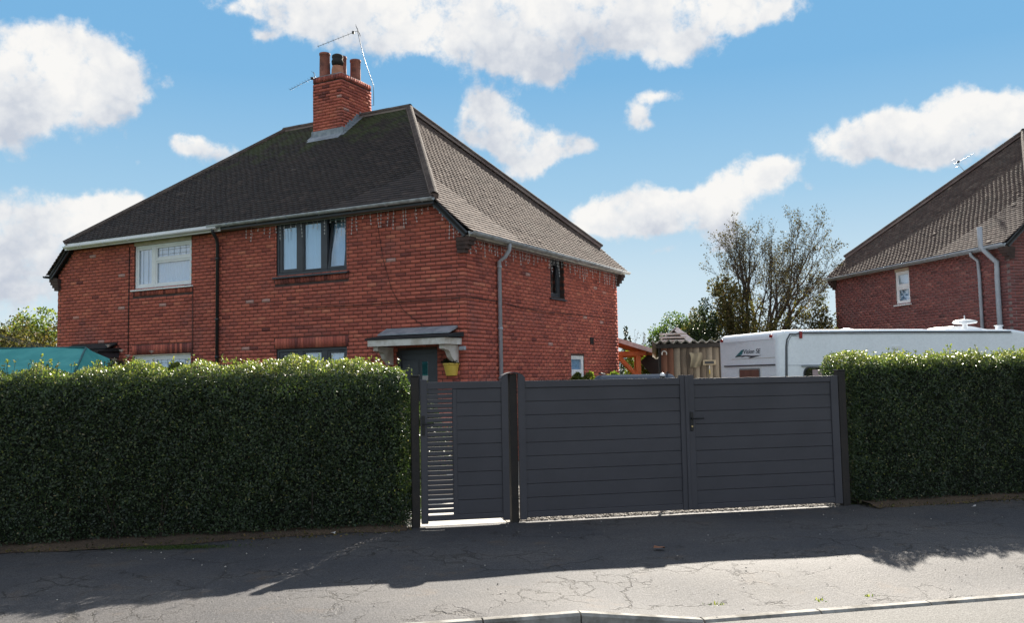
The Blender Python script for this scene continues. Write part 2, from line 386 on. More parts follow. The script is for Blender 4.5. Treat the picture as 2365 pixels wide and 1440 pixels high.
def sheet(name, pts, z, m, kind='structure'):
    b = MB(); b.add([(p[0], p[1], z) for p in pts], [tuple(range(len(pts)))]); return tag(b.build(name, m), kind=kind)
sheet('ground', [(-900, -900), (900, -900), (900, 900), (-900, 900)], -.30, M_GRASS)
def fquad(t0, t1, y0, y1): return [fl(t0, y0), fl(t1, y0), fl(t1, y1), fl(t0, y1)]
sheet('garden_ground', fquad(-90, 90, .03, 110), -.02, M_GRASS)
sheet('driveway', fquad(-.08, 4.25, .03, 13), -.008, M_GRAV)
sheet('garden_path', fquad(-1.25, -.10, .03, 2.7), .0, M_CONC)
sheet('shaded_path', fquad(-1.9, -.12, 2.7, 7.5), -.004, M_SOIL)  # dark sheet: the shade on the path's far stretch is put into its colour
sheet('road', fquad(-60, 60, -10.0, -4.05), -.125, M_ROAD)
# far pavement behind the viewer, so the place goes on
sheet('opposite_pavement', fquad(-60, 60, -13, -10.0), -.02, M_PAVE)

def drop(t):                                         # dropped kerb in front of the drive
    s = min(1, max(0, (t+.38)/.90)); return .112*s
b = MB(); ts = np.concatenate([np.linspace(-40, -6.5, 18), np.arange(-6, 8.01, .23), np.linspace(8.6, 40, 18)]); ys = [-3.966, -3.75, -3.5, -3.2, -2.9, -2.6, -2.2, -1.8, -1.3, -.8, -.4, 0, .05]
vs = []; fs = []
for t in ts:
    for y in ys:
        k = max(0, min(1, (-2.7-y)/1.23)); w = .006*math.sin(t*1.7+y*2.1)+.004*math.sin(t*3.9-y*3.3)
        vs.append(fl(t, y, -drop(t)*k*k*(3-2*k)+(w if -3.8 < y < -.2 else 0)))
n = len(ys)
for i in range(len(ts)-1):
    for j in range(n-1): fs.append((i*n+j, (i+1)*n+j, (i+1)*n+j+1, i*n+j+1))
b.add(vs, fs, True); pav = tag(b.build('pavement', M_PAVE, fix=False), kind='structure')
kerb = tag(empty('kerb', fl(0, -3.99, 0), FA), kind='structure')
t = -12.05; L = .915
while t < 14:
    t0, t1 = t+.006, t+L-.006
    if t < -.38 < t+L: t1 = -.38-.006; L_ = -.38-t
    else: L_ = L
    b = MB(); z0, z1 = -drop(t0)+.004, -drop(t1)+.004; jy = random.uniform(-.004, .004)
    pr = [(-.06+jy, -.3), (.022, -.3), (.022, 0), (-.04+jy, 0), (-.06+jy, -.018)]
    vs = [(t0, y, z+(z0 if z > -.2 else 0)) for y, z in pr]+[(t1, y, z+(z1 if z > -.2 else 0)) for y, z in pr]
    b.add(vs, [(0, 1, 2, 3, 4), (9, 8, 7, 6, 5)]+[(i, i+5, (i+1) % 5+5, (i+1) % 5) for i in range(5)])
    b.build('kerb_stone', M_KERB, kerb); t += L_

# soil strips under the hedges, irregular edge
def strip(name, t0, t1, m, seed):
    r = random.Random(seed); b = MB(); n = 60; vs = []; fs = []
    for i in range(n+1):
        t = t0+(t1-t0)*i/n; e = -.22-.10*r.random()-.08*math.sin(t*1.3+seed)
        vs += [fl(t, e, .0065), fl(t, e*.5, .03+.02*r.random()), fl(t, .9, .06)]
    for i in range(n):
        for j in range(2): fs.append((i*3+j, (i+1)*3+j, (i+1)*3+j+1, i*3+j+1))
    b.add(vs, fs, True); return tag(b.build(name, m, fix=False), kind='structure')
strip('hedge_soil', -12, -1.25, M_SOIL, 1); strip('hedge_soil', 4.35, 14, M_SOIL, 2)

# gravel stones behind the drive gates (uncountable)
def blobs(name, P, S, m, seed=0, parent=None):
    r = np.random.default_rng(seed); o = np.array([(1, 0, 0), (-1, 0, 0), (0, 1, 0), (0, -1, 0), (0, 0, .7), (0, 0, -.7)])
    F0 = np.array([(0, 2, 4), (2, 1, 4), (1, 3, 4), (3, 0, 4), (2, 0, 5), (1, 2, 5), (3, 1, 5), (0, 3, 5)])
    n = len(P); ang = r.uniform(0, 6.28, n); ca, sa = np.cos(ang), np.sin(ang)
    sc = S[:, None, None]*r.uniform(.7, 1.3, (n, 6, 1))*o[None]
    x = sc[..., 0]*ca[:, None]-sc[..., 1]*sa[:, None]; y = sc[..., 0]*sa[:, None]+sc[..., 1]*ca[:, None]
    V = np.stack([x, y, sc[..., 2]], -1)+P[:, None, :]
    F = (F0[None]+(np.arange(n)*6)[:, None, None]).reshape(-1, 3)
    return np_mesh(name, V.reshape(-1, 3), F, m, parent, np.repeat(r.random(n), 8))
M_STONE = piece_mat('mixed gravel stone', [(0, (.12, .11, .10)), (.4, (.30, .28, .25)), (.8, (.48, .44, .39)), (1, (.60, .57, .53))], bmp=.2)
nst = 9000
P = np.array([fl(rng.uniform(.0, 4.2), abs(rng.normal(0, 1.1))+.04, .0) for _ in range(nst)]); P[:, 2] += rng.uniform(-.002, .010, nst)
tag(blobs('gravel', P, rng.uniform(.010, .024, nst), M_STONE, 3), 'pale loose gravel covering the drive behind the gates', 'gravel', kind='stuff')
P = np.array([fl(rng.uniform(-7, 8), rng.uniform(-3.9, -.02), .004) for _ in range(260)])
tag(blobs('grit', P, rng.uniform(.004, .010, 260), M_STONE, 4), 'scattered grit and small stones on the pavement', 'grit', kind='stuff')

# ------------------------------------------------------------------ leaves
def leaves(name, P, D, size, m, parent, seed=0, rnd=None, wid=.5, face=None):
    """P points, D preferred leaf directions (unit), size lengths: folded leaf quads"""
    r = np.random.default_rng(seed); n = len(P)
    a = D+r.normal(0, .65, (n, 3)); a /= np.linalg.norm(a, axis=1, keepdims=True)
    h = r.normal(0, 1, (n, 3)) if face is None else face+r.normal(0, .45, (n, 3)); b = np.cross(a, h); b /= np.linalg.norm(b, axis=1, keepdims=True)+1e-9; c = np.cross(a, b)
    L = size[:, None]; w = L*wid*.5; fold = L*r.uniform(.02, .16, (n, 1))
    V = np.stack([P, P+a*L*.5+b*w+c*fold, P+a*L-c*fold*.5, P+a*L*.5-b*w+c*fold], 1).reshape(-1, 3)
    F = np.arange(4*n).reshape(n, 4)
    return tag(np_mesh(name, V, F, m, parent, r.random(n) if rnd is None else rnd), kind='stuff')
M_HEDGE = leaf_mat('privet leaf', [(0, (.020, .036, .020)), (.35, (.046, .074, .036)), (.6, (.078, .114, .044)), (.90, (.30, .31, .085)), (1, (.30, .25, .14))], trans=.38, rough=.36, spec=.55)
M_TWIG = mat('hedge twig', (.045, .034, .025), .9)
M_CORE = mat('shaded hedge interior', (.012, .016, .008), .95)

def hedge(name, label, t0, t1, y0, y1, h, rc, ends, dens, seed, bottom=.05):
    r = np.random.default_rng(seed); root = tag(empty(name, fl((t0+t1)/2, (y0+y1)/2, 0), FA), label, 'hedge', 'clipped privet hedges along the pavement')
    cx, cy = (t0+t1)/2, (y0+y1)/2; hx, hy = (t1-t0)/2, (y1-y0)/2
    faces = [('f', 2*hx*h), ('t', 2*hx*2*hy), ('b', 2*hx*h*.5)]+([('r', 2*hy*h)] if 'r' in ends else [])+([('l', 2*hy*h)] if 'l' in ends else [])
    Ps = []; Ns = []
    for k, ar in faces:
        n = int(ar*dens*(.45 if k == 'b' else 1)); u = r.uniform(-1, 1, n); v = r.uniform(0, 1, n)
        z = bottom+(h-bottom)*v
        if k == 'f': p = np.stack([u*hx, np.full(n, -hy), z], 1)
        if k == 'b': p = np.stack([u*hx, np.full(n, hy), z], 1)
        if k == 't': p = np.stack([u*hx, (v*2-1)*hy, np.full(n, h)], 1)
        if k == 'r': p = np.stack([np.full(n, hx), u*hy, z], 1)
        if k == 'l': p = np.stack([np.full(n, -hx), u*hy, z], 1)
        Ps.append(p)
    p = np.concatenate(Ps); lo = np.array([-hx+rc, -hy+rc, -1]); hi = np.array([hx-rc, hy-rc, h-rc])
    q = np.clip(p, lo, hi); d = p-q; ln = np.linalg.norm(d, axis=1, keepdims=True); nn = d/np.maximum(ln, 1e-6); s = q+nn*rc
    def lump(a): 
        x, z = a[:, 0]+cx, a[:, 2]; y = a[:, 1]
        return (.035*np.sin(1.7*x+.8*z+seed)+.030*np.sin(3.1*x-2.2*z+1.3*y)+.024*np.sin(7.3*x+4.1*z+2*y)+.022*np.sin(11*x-9*z)+.022*np.sin(19*x+13*z+3)*np.sin(17*z-7*x)+.020*np.sin(31*x-5*y)*np.sin(27*z+11*y))
    s = s+nn*lump(s)[:, None]
    s[:, 1] -= np.where(nn[:, 1] < -.3, .05*np.clip(1-s[:, 2]/h, 0, 1)*0, 0)
    depth = np.where(r.random(len(s)) < .3, r.uniform(.04, .20, len(s)), np.abs(r.normal(0, .045, len(s)))); pts = s-nn*depth[:, None]
    tang = np.cross(nn, r.normal(0, 1, nn.shape)); D = nn*.35+tang*.8+np.array([0, 0, .45])
    rn = np.clip(r.normal(.38, .17, len(s))+.36*np.clip((s[:, 2]-h+.22)/.22, 0, 1)-.12*(s[:, 2] < .35), 0, .97)  # top leaves paler: sunlit band put into leaf colour, with new growth; low ones darker
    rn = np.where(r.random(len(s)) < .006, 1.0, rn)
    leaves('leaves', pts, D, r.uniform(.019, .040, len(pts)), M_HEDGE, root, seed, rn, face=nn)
    # loose shoots standing above the clipped top
    m = int(24*(t1-t0)); sp = []; sd = []
    tw = MB()
    for i in range(m):
        x = r.uniform(-hx+.1, hx-.1); y = r.uniform(-hy+.1, hy-.1)
        hh = r.uniform(.01, .075) if r.random() < .93 else r.uniform(.07, .13)
        e = np.clip((abs(x)-(hx-rc))/rc, 0, 1) if ((x > 0 and 'r' in ends) or (x < 0 and 'l' in ends)) else 0
        zt = h-rc+rc*math.sqrt(max(0, 1-e*e)); lean = r.normal(0, .35, 2)
        tw.tube([(x, y, zt-.1), (x+lean[0]*hh, y+lean[1]*hh, zt+hh)], .0022, 3, False)
        for k in range(int(3+hh*60)):
            f = r.uniform(.2, 1); sp.append((x+lean[0]*hh*f, y+lean[1]*hh*f, zt+hh*f)); a = r.uniform(0, 6.28); sd.append((math.cos(a)*.7, math.sin(a)*.7, .5))
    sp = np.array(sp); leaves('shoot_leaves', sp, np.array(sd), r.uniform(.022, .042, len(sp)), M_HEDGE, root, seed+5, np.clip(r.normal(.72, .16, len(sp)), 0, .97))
    # dark rounded solid added inside to block light, plus stems down to the soil
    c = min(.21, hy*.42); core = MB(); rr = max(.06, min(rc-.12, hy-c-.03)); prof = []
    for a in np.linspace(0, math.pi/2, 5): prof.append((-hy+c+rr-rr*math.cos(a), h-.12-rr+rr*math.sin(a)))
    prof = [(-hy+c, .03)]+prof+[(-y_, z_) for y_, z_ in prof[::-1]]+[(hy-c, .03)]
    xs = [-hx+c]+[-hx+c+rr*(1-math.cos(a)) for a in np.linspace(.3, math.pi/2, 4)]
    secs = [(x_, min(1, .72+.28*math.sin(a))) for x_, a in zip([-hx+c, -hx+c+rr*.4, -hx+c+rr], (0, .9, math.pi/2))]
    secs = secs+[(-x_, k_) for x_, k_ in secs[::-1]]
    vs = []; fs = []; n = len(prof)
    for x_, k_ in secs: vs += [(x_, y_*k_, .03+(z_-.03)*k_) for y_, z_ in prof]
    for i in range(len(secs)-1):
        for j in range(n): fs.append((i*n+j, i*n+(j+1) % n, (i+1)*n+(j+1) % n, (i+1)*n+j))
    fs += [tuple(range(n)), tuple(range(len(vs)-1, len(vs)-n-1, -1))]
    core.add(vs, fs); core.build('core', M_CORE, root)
    st = MB()
    for i in range(int((t1-t0)*7)):
        x = r.uniform(-hx+.1, hx-.1); y = r.uniform(-hy+.06, hy-.2); l = r.normal(0, .08, 2)
        st.tube([(x, y, -.02), (x+l[0], y+l[1], .25), (x+l[0]*2, y+l[1]*1.2, .5)], [.012, .009, .006], 5, False)
    tag(st.build('stems', M_TWIG, root, fix=False), kind='stuff'); tag(tw.build('twigs', M_TWIG, root, fix=False), kind='stuff')
    return root
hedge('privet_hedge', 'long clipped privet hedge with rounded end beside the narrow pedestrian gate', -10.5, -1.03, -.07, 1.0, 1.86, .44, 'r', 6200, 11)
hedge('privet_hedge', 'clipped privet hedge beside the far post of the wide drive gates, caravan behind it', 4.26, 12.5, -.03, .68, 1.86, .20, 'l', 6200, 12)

# ------------------------------------------------------------------ gates
BOARD_CACHE = {}
def gate_boards(root, x0, x1, z0, z1, n, y=0.0):
    p = (z1-z0)/n
    key = (round(x1-x0, 3), round(p, 4))
    if key not in BOARD_CACHE:
        b = MB(); w = x1-x0; g = .006
        b.bbox(0, w, -.011, .011, g/2, p-g/2, .0012); o = b.build('board', M_GATE); BOARD_CACHE[key] = o.data; bpy.data.objects.remove(o)
    for i in range(n):
        o = link(bpy.data.objects.new('board', BOARD_CACHE[key])); o.parent = root; o.location = (x0, y+random.uniform(-.0012, .0012), z0+i*p)
    # the tongues behind the joints
    b = MB(); b.box(x0, x1, y+.012, y+.014, z0, z1); b.build('tongue_backing', M_GATE, root)
def qround(x0, x1, zb, zt, left=True, n=6):
    """stile outline whose top is a quarter round rising to the post side"""
    w = x1-x0; pts = []
    for i in range(n+1):
        a = math.pi/2*i/n
        pts.append((x0+w*math.sin(a), zt-(zt-zb)+(zt-zb)*math.sin(a)) if left else (x1-w*math.sin(a), zb+(zt-zb)*math.sin(a)))
    return pts
# pedestrian gate
g1 = tag(empty('pedestrian_gate', fl(-.11, 0, 0), FA), 'narrow dark grey pedestrian gate with a slatted strip beside the long hedge', 'gate')
X = lambda t: t+.11
MB().bbox(X(-1.075), X(-1.0), -.025, .025, .035, 1.645, .005).build('stile', M_GATE, g1)
ARC = lambda t: 1.605+.098*math.sqrt(max(0, 1-((t+.008)/.150)**2))
def arc_poly(t0, t1, z0, off=0.0, n=8): return [(t0, z0), (t1, z0)]+[(t, ARC(t)+off) for t in np.linspace(t1, t0, n)]
MB().prism([(X(a), z) for a, z in arc_poly(-.148, -.070, .035)], -.025, .025).build('stile', M_GATE, g1)
MB().bbox(X(-1.0), X(-.148), -.022, .022, 1.535, 1.615, .004).build('rail', M_GATE, g1)
MB().bbox(X(-1.0), X(-.148), -.022, .022, .062, .125, .004).build('rail', M_GATE, g1)
MB().bbox(X(-.712), X(-.664), -.018, .018, .125, 1.535, .004).build('mullion', M_GATE, g1)
gate_boards(g1, X(-.664), X(-.148), .125, 1.535, 9)
z = .148
while z < 1.50:
    MB().bbox(X(-1.0), X(-.712), -.011, .011, z, z+.0425, .0015).build('slat', M_GATE, g1); z += .0535
b = MB(); b.bbox(X(-1.065), X(-1.03), -.036, -.025, 1.02, 1.24, .004); hp = b.build('handle_plate', M_BLACK, g1)
b = MB(); b.tube([(X(-1.048), -.036, 1.15), (X(-1.048), -.075, 1.15)], .010, 8).tube([(X(-1.048), -.07, 1.15), (X(-.93), -.07, 1.15)], .009, 8); b.build('lever', M_BLACK, hp)
# drive gates
g2 = tag(empty('drive_gate', fl(.06, 0, 0), FA), 'wide dark grey boarded drive gate next to the round-topped middle post', 'gate', 'pair of drive gates')
X = lambda t: t-.06
MB().prism([(X(a), z) for a, z in arc_poly(.052, .130, .03)], -.028, .028).build('stile', M_GATE, g2)
MB().bbox(X(2.025), X(2.095), -.028, .028, .045, 1.642, .004).build('stile', M_GATE, g2)
MB().bbox(X(.130), X(2.025), -.024, .024, 1.53, 1.610, .004).build('rail', M_GATE, g2)
MB().bbox(X(.130), X(2.025), -.024, .024, .050, .118, .004).build('rail', M_GATE, g2)
gate_boards(g2, X(.130), X(2.025), .118, 1.53, 9)
g3 = tag(empty('drive_gate', fl(4.105, 0, 0), FA), 'wide dark grey boarded drive gate carrying the black lever handle', 'gate', 'pair of drive gates')
X = lambda t: t-4.105
MB().bbox(X(2.101), X(2.205), -.028, .028, .045, 1.642, .004).build('stile', M_GATE, g3)
MB().bbox(X(2.085), X(2.125), -.040, -.0285, .05, 1.635, .003).build('cover_strip', M_GATE, g3)
MB().bbox(X(4.005), X(4.105), -.028, .028, .030, 1.605, .004).build('stile', M_GATE, g3)
MB().bbox(X(2.205), X(4.005), -.024, .024, 1.525, 1.600, .004).build('rail', M_GATE, g3)
MB().bbox(X(2.205), X(4.005), -.024, .024, .045, .110, .004).build('rail', M_GATE, g3)
gate_boards(g3, X(2.205), X(4.005), .110, 1.525, 9)
hp = MB().bbox(X(2.140), X(2.178), -.040, -.0285, .975, 1.205, .005).build('handle_plate', M_BLACK, g3)
MB().tube([(X(2.159), -.036, 1.125), (X(2.159), -.085, 1.125)], .011, 8).tube([(X(2.159), -.08, 1.125), (X(2.295), -.08, 1.125)], .010, 8).build('lever', M_BLACK, hp)
MB().tube([(X(2.159), -.036, 1.03), (X(2.159), -.048, 1.03)], .011, 10).build('lock_cylinder', mat('brass', (.75, .55, .28), .3, metal=.8), hp)
# posts
p1 = tag(empty('gate_post', fl(0, .0, 0), FA), 'slim dark round-topped middle post between pedestrian gate and drive gates', 'post', 'gate posts')
MB().prism(arc_poly(-.043, .040, -.3, -.006), .0, .13).build('post', M_POST, p1)
b = MB(); tt_ = np.linspace(-.150, .134, 13); b.prism([(t, ARC(t)+.001) for t in tt_]+[(t, ARC(t)+.011) for t in tt_[::-1]], -.030, .135); b.build('cap', M_GATE, p1)
p2 = tag(empty('gate_post', fl(-1.135, .03, 0), FA), 'dark gate post half buried in the rounded end of the long hedge', 'post', 'gate posts')
MB().bbox(-.045, .045, -.045, .045, -.3, 1.68, .006).build('post', M_POST, p2); MB().bbox(-.052, .052, -.052, .052, 1.68, 1.70, .006).build('cap', M_BLACK, p2)
p3 = tag(empty('gate_post', fl(4.165, .03, 0), FA), 'dark hinge post of the drive gates against the hedge by the caravan', 'post', 'gate posts')
MB().bbox(-.05, .05, -.05, .05, -.3, 1.66, .006).build('post', M_POST, p3); MB().bbox(-.055, .055, -.055, .055, 1.66, 1.675, .005).build('cap', M_BLACK, p3)
for z in (.35, 1.35): MB().tube([(-.06, -.01, z-.05), (-.06, -.01, z+.05)], .014, 8).build('hinge', M_BLACK, p3)
# ------------------------------------------------------------------ houses
HW, HD = 11.4, 7.6
EZ, SZ = 5.02, 4.33                     # roof edge heights: front and back, ends
EY, SX = -.18, .20                      # how far the edges stand out
RZ, AX = 8.20, -3.75                    # ridge height and hip apex
KF = (RZ-EZ)/(HD/2-EY); KS = (RZ-SZ)/(SX-AX)
XC = SX-(EZ-SZ)/KS                      # where the hip meets the front edge
WALLS = {'front': (Vector((-HW, 0, 0)), Vector((1, 0, 0)), Vector((0, -1, 0)), HW),
         'right': (Vector((0, 0, 0)), Vector((0, 1, 0)), Vector((1, 0, 0)), HD),
         'back': (Vector((0, HD, 0)), Vector((-1, 0, 0)), Vector((0, 1, 0)), HW),
         'left': (Vector((-HW, HD, 0)), Vector((0, -1, 0)), Vector((-1, 0, 0)), HD)}
def fbox(b, F, a0, a1, o0, o1, z0, z1, bev=0):
    org, al, nr, L = F; vs = []
    if bev:
        t = MB().bbox(a0, a1, o0, o1, z0, z1, bev)
        return b.add([org+al*x+nr*y+Vector((0, 0, z)) for x, y, z in t.v], t.f)
    t = MB().box(a0, a1, o0, o1, z0, z1)
    return b.add([org+al*x+nr*y+Vector((0, 0, z)) for x, y, z in t.v], t.f)
def fp(F, a, o, z): return F[0]+F[1]*a+F[2]*o+Vector((0, 0, z))
def on_wall(T, F, px, py, off=0.0):
    """where a pixel's ray meets a wall (or a plane standing off it): distance along, height"""
    n = (T.to_3x3() @ F[2]); P0 = T @ (F[0]+F[2]*off); d = Vector(ray(px, py)); e = Vector(EYE)
    p = T.inverted() @ (e+d*((P0-e).dot(n)/d.dot(n))); return (p-F[0]).dot(F[1]), p.z

class Pieces:
    """box shaped pieces (bricks, tiles): the nearest become objects of their own, the rest one mesh"""
    FQ = np.array([(4, 5, 6, 7), (0, 1, 5, 4), (1, 2, 6, 5), (2, 3, 7, 6), (3, 0, 4, 7)])
    CU = np.array([(-1, -1, -1), (1, -1, -1), (1, 1, -1), (-1, 1, -1), (-1, -1, 1), (1, -1, 1), (1, 1, 1), (-1, 1, 1)])*.5
    def __init__(s): s.c = []; s.a = []; s.b = []; s.n = []; s.r = []; s.host = []
    def add(s, c, a, b, n, r, host=0):      # centre, full-length edge vectors (n points out), random, host index
        s.c.append(tuple(c)); s.a.append(tuple(a)); s.b.append(tuple(b)); s.n.append(tuple(n)); s.r.append(r); s.host.append(host)
    def emit(s, T, hosts, names, rest, mats, nsolo, ok=None):
        c, a, b, n = map(np.array, (s.c, s.a, s.b, s.n)); r = np.array(s.r); h = np.array(s.host)
        Tm = np.array(T); w = c@Tm[:3, :3].T+Tm[:3, 3]; dist = np.linalg.norm(w-EYE, axis=1)
        v = w-EYE; z = v@_fwd; x = PW/2+FPX*(v@_r2)/z; y = PH/2-FPX*(v@_u2)/z
        nw = n@Tm[:3, :3].T; facing = (nw*v).sum(1) < 0
        vis = facing & (x > 0) & (x < PW) & (y > 0) & (y < 850)
        if ok is not None: vis &= np.array([ok(int(k), X, Y) for k, X, Y in zip(h, x, y)])
        solo = set(np.argsort(np.where(vis, dist, 1e9))[:nsolo].tolist()) if nsolo else set()
        solo = {i for i in solo if vis[i]}
        K = 10; meshes = {}
        for i in sorted(solo):
            key = (h[i], int(r[i]*K))
            if key not in meshes:
                me = np_mesh(names, Pieces.CU, Pieces.FQ, mats[h[i]], None, np.full(5, (key[1]+.5)/K)); bpy.data.objects.remove(me) if False else None
                meshes[key] = me.data; bpy.data.objects.remove(me)
            o = link(bpy.data.objects.new(names, meshes[key])); o.parent = hosts[h[i]]
            o.matrix_local = Matrix(((a[i][0], b[i][0], n[i][0], c[i][0]), (a[i][1], b[i][1], n[i][1], c[i][1]), (a[i][2], b[i][2], n[i][2], c[i][2]), (0, 0, 0, 1)))
        for hi in sorted(set(h.tolist())):
            idx = np.array([i for i in np.where(h == hi)[0] if i not in solo])
            if not len(idx): continue
            V = c[idx][:, None]+Pieces.CU[None, :, :1]*a[idx][:, None]+Pieces.CU[None, :, 1:2]*b[idx][:, None]+Pieces.CU[None, :, 2:]*n[idx][:, None]
            F = (Pieces.FQ[None]+(np.arange(len(idx))*8)[:, None, None]).reshape(-1, 4)
            tag(np_mesh(rest, V.reshape(-1, 3), F, mats[hi], hosts[hi], np.repeat(r[idx], 5)), kind='stuff')

def lims(kind, z):
    if kind in ('front', 'back') and z > SZ-.05:
        k = (z-SZ+.05)/KS; return k-.06, HW-k+.06
    return 0, (HW if kind in ('front', 'back') else HD)
def build_walls(root, T, openings, bm_, mm_, nsolo, soldiers, seed, okf=None):
    r = random.Random(seed); hosts = []; mats = []; pcs = Pieces()
    for hi, (kind, F) in enumerate(WALLS.items()):
        org, al, nr, L = F; ops = openings.get(kind, []); sol = soldiers.get(kind, [])
        top = EZ-.10 if kind in ('front', 'back') else SZ-.04
        b = MB(); e0 = 0 if kind in ('front', 'back') else .22
        xs = sorted({e0, L-e0}|{o[0] for o in ops}|{o[1] for o in ops}); zs = sorted({-.1, SZ-.05, top}|{o[2] for o in ops}|{o[3] for o in ops})
        for x0, x1 in zip(xs, xs[1:]):
            for z0, z1 in zip(zs, zs[1:]):
                cx, cz = (x0+x1)/2, (z0+z1)/2
                if any(o[0] < cx < o[1] and o[2] < cz < o[3] for o in ops): continue
                if z0 >= SZ-.06 and kind in ('front', 'back'):
                    l0, h0 = lims(kind, z0+.001); l1, h1 = lims(kind, z1)
                    p = [(max(x0, l0), z0), (min(x1, h0), z0), (min(x1, h1), z1), (max(x0, l1), z1)]
                    vs = [fp(F, a, o, z) for o in (0, -.22) for a, z in p]
                    b.add(vs, [(0, 1, 2, 3), (7, 6, 5, 4)]+[(i, i+4, (i+1) % 4+4, (i+1) % 4) for i in range(4)])
                else: fbox(b, F, x0, x1, -.22, 0, z0, z1)
        hosts.append(b.build(kind+'_wall', mm_, root)); mats.append(bm_)
        row = 0
        while row*.075+.065 < top:
            z0 = row*.075; z1 = z0+.065
            lo, hi_ = lims(kind, z1)
            if z1 <= SZ-.05:                     # toothed corners
                par = (row % 2 == 0) == (kind in ('front', 'back')); lo = -.003 if par else .107; hi_ = L+.003 if par else L-.107
                if kind == 'back': lo, hi_ = .11, L-.11
                if kind == 'right': hi_ = L
                if kind == 'left': lo = 0
            iv = [(lo, hi_)]
            for o in ops+sol:
                if z0 < o[3]-.01 and z1 > o[2]+.01:
                    iv = [q for i0, i1 in iv for q in ((i0, min(i1, o[0])), (max(i0, o[1]), i1)) if q[1]-q[0] > .02]
            off = (row % 2)*.1125
            for i0, i1 in iv:
                k = math.floor((i0-off)/.225)
                while True:
                    a0 = max(i0, off+k*.225+.0065); a1 = min(i1, off+(k+1)*.225-.0065); k += 1
                    if off+(k-1)*.225 > i1: break
                    if a1-a0 < .025: continue
                    pd = r.uniform(.002, .0065); rn = min(.99, max(0, r.gauss(.52, .17)))
                    if r.random() < .004: rn = .995
                    c = org+al*((a0+a1)/2)+nr*(pd-.05)+Vector((0, 0, (z0+z1)/2+r.uniform(-.0015, .0015)))
                    pcs.add(c, al*(a1-a0), Vector((0, 0, .0672)), nr*.1, rn, hi)
            row += 1
        for a0, a1, z0, z1 in sol:
            k = int((a1-a0)/.075)
            for i in range(k):
                c = org+al*(a0+(i+.5)*(a1-a0)/k)+nr*(-.042+r.uniform(-.002, .004))+Vector((0, 0, (z0+z1)/2))
                pcs.add(c, al*((a1-a0)/k-.010), Vector((0, 0, z1-z0-.008)), nr*.1, min(.99, max(0, r.gauss(.3, .25))), hi)
    pcs.emit(T, hosts, 'brick', 'brickwork', mats, nsolo, okf)
    return dict(zip(WALLS, hosts))

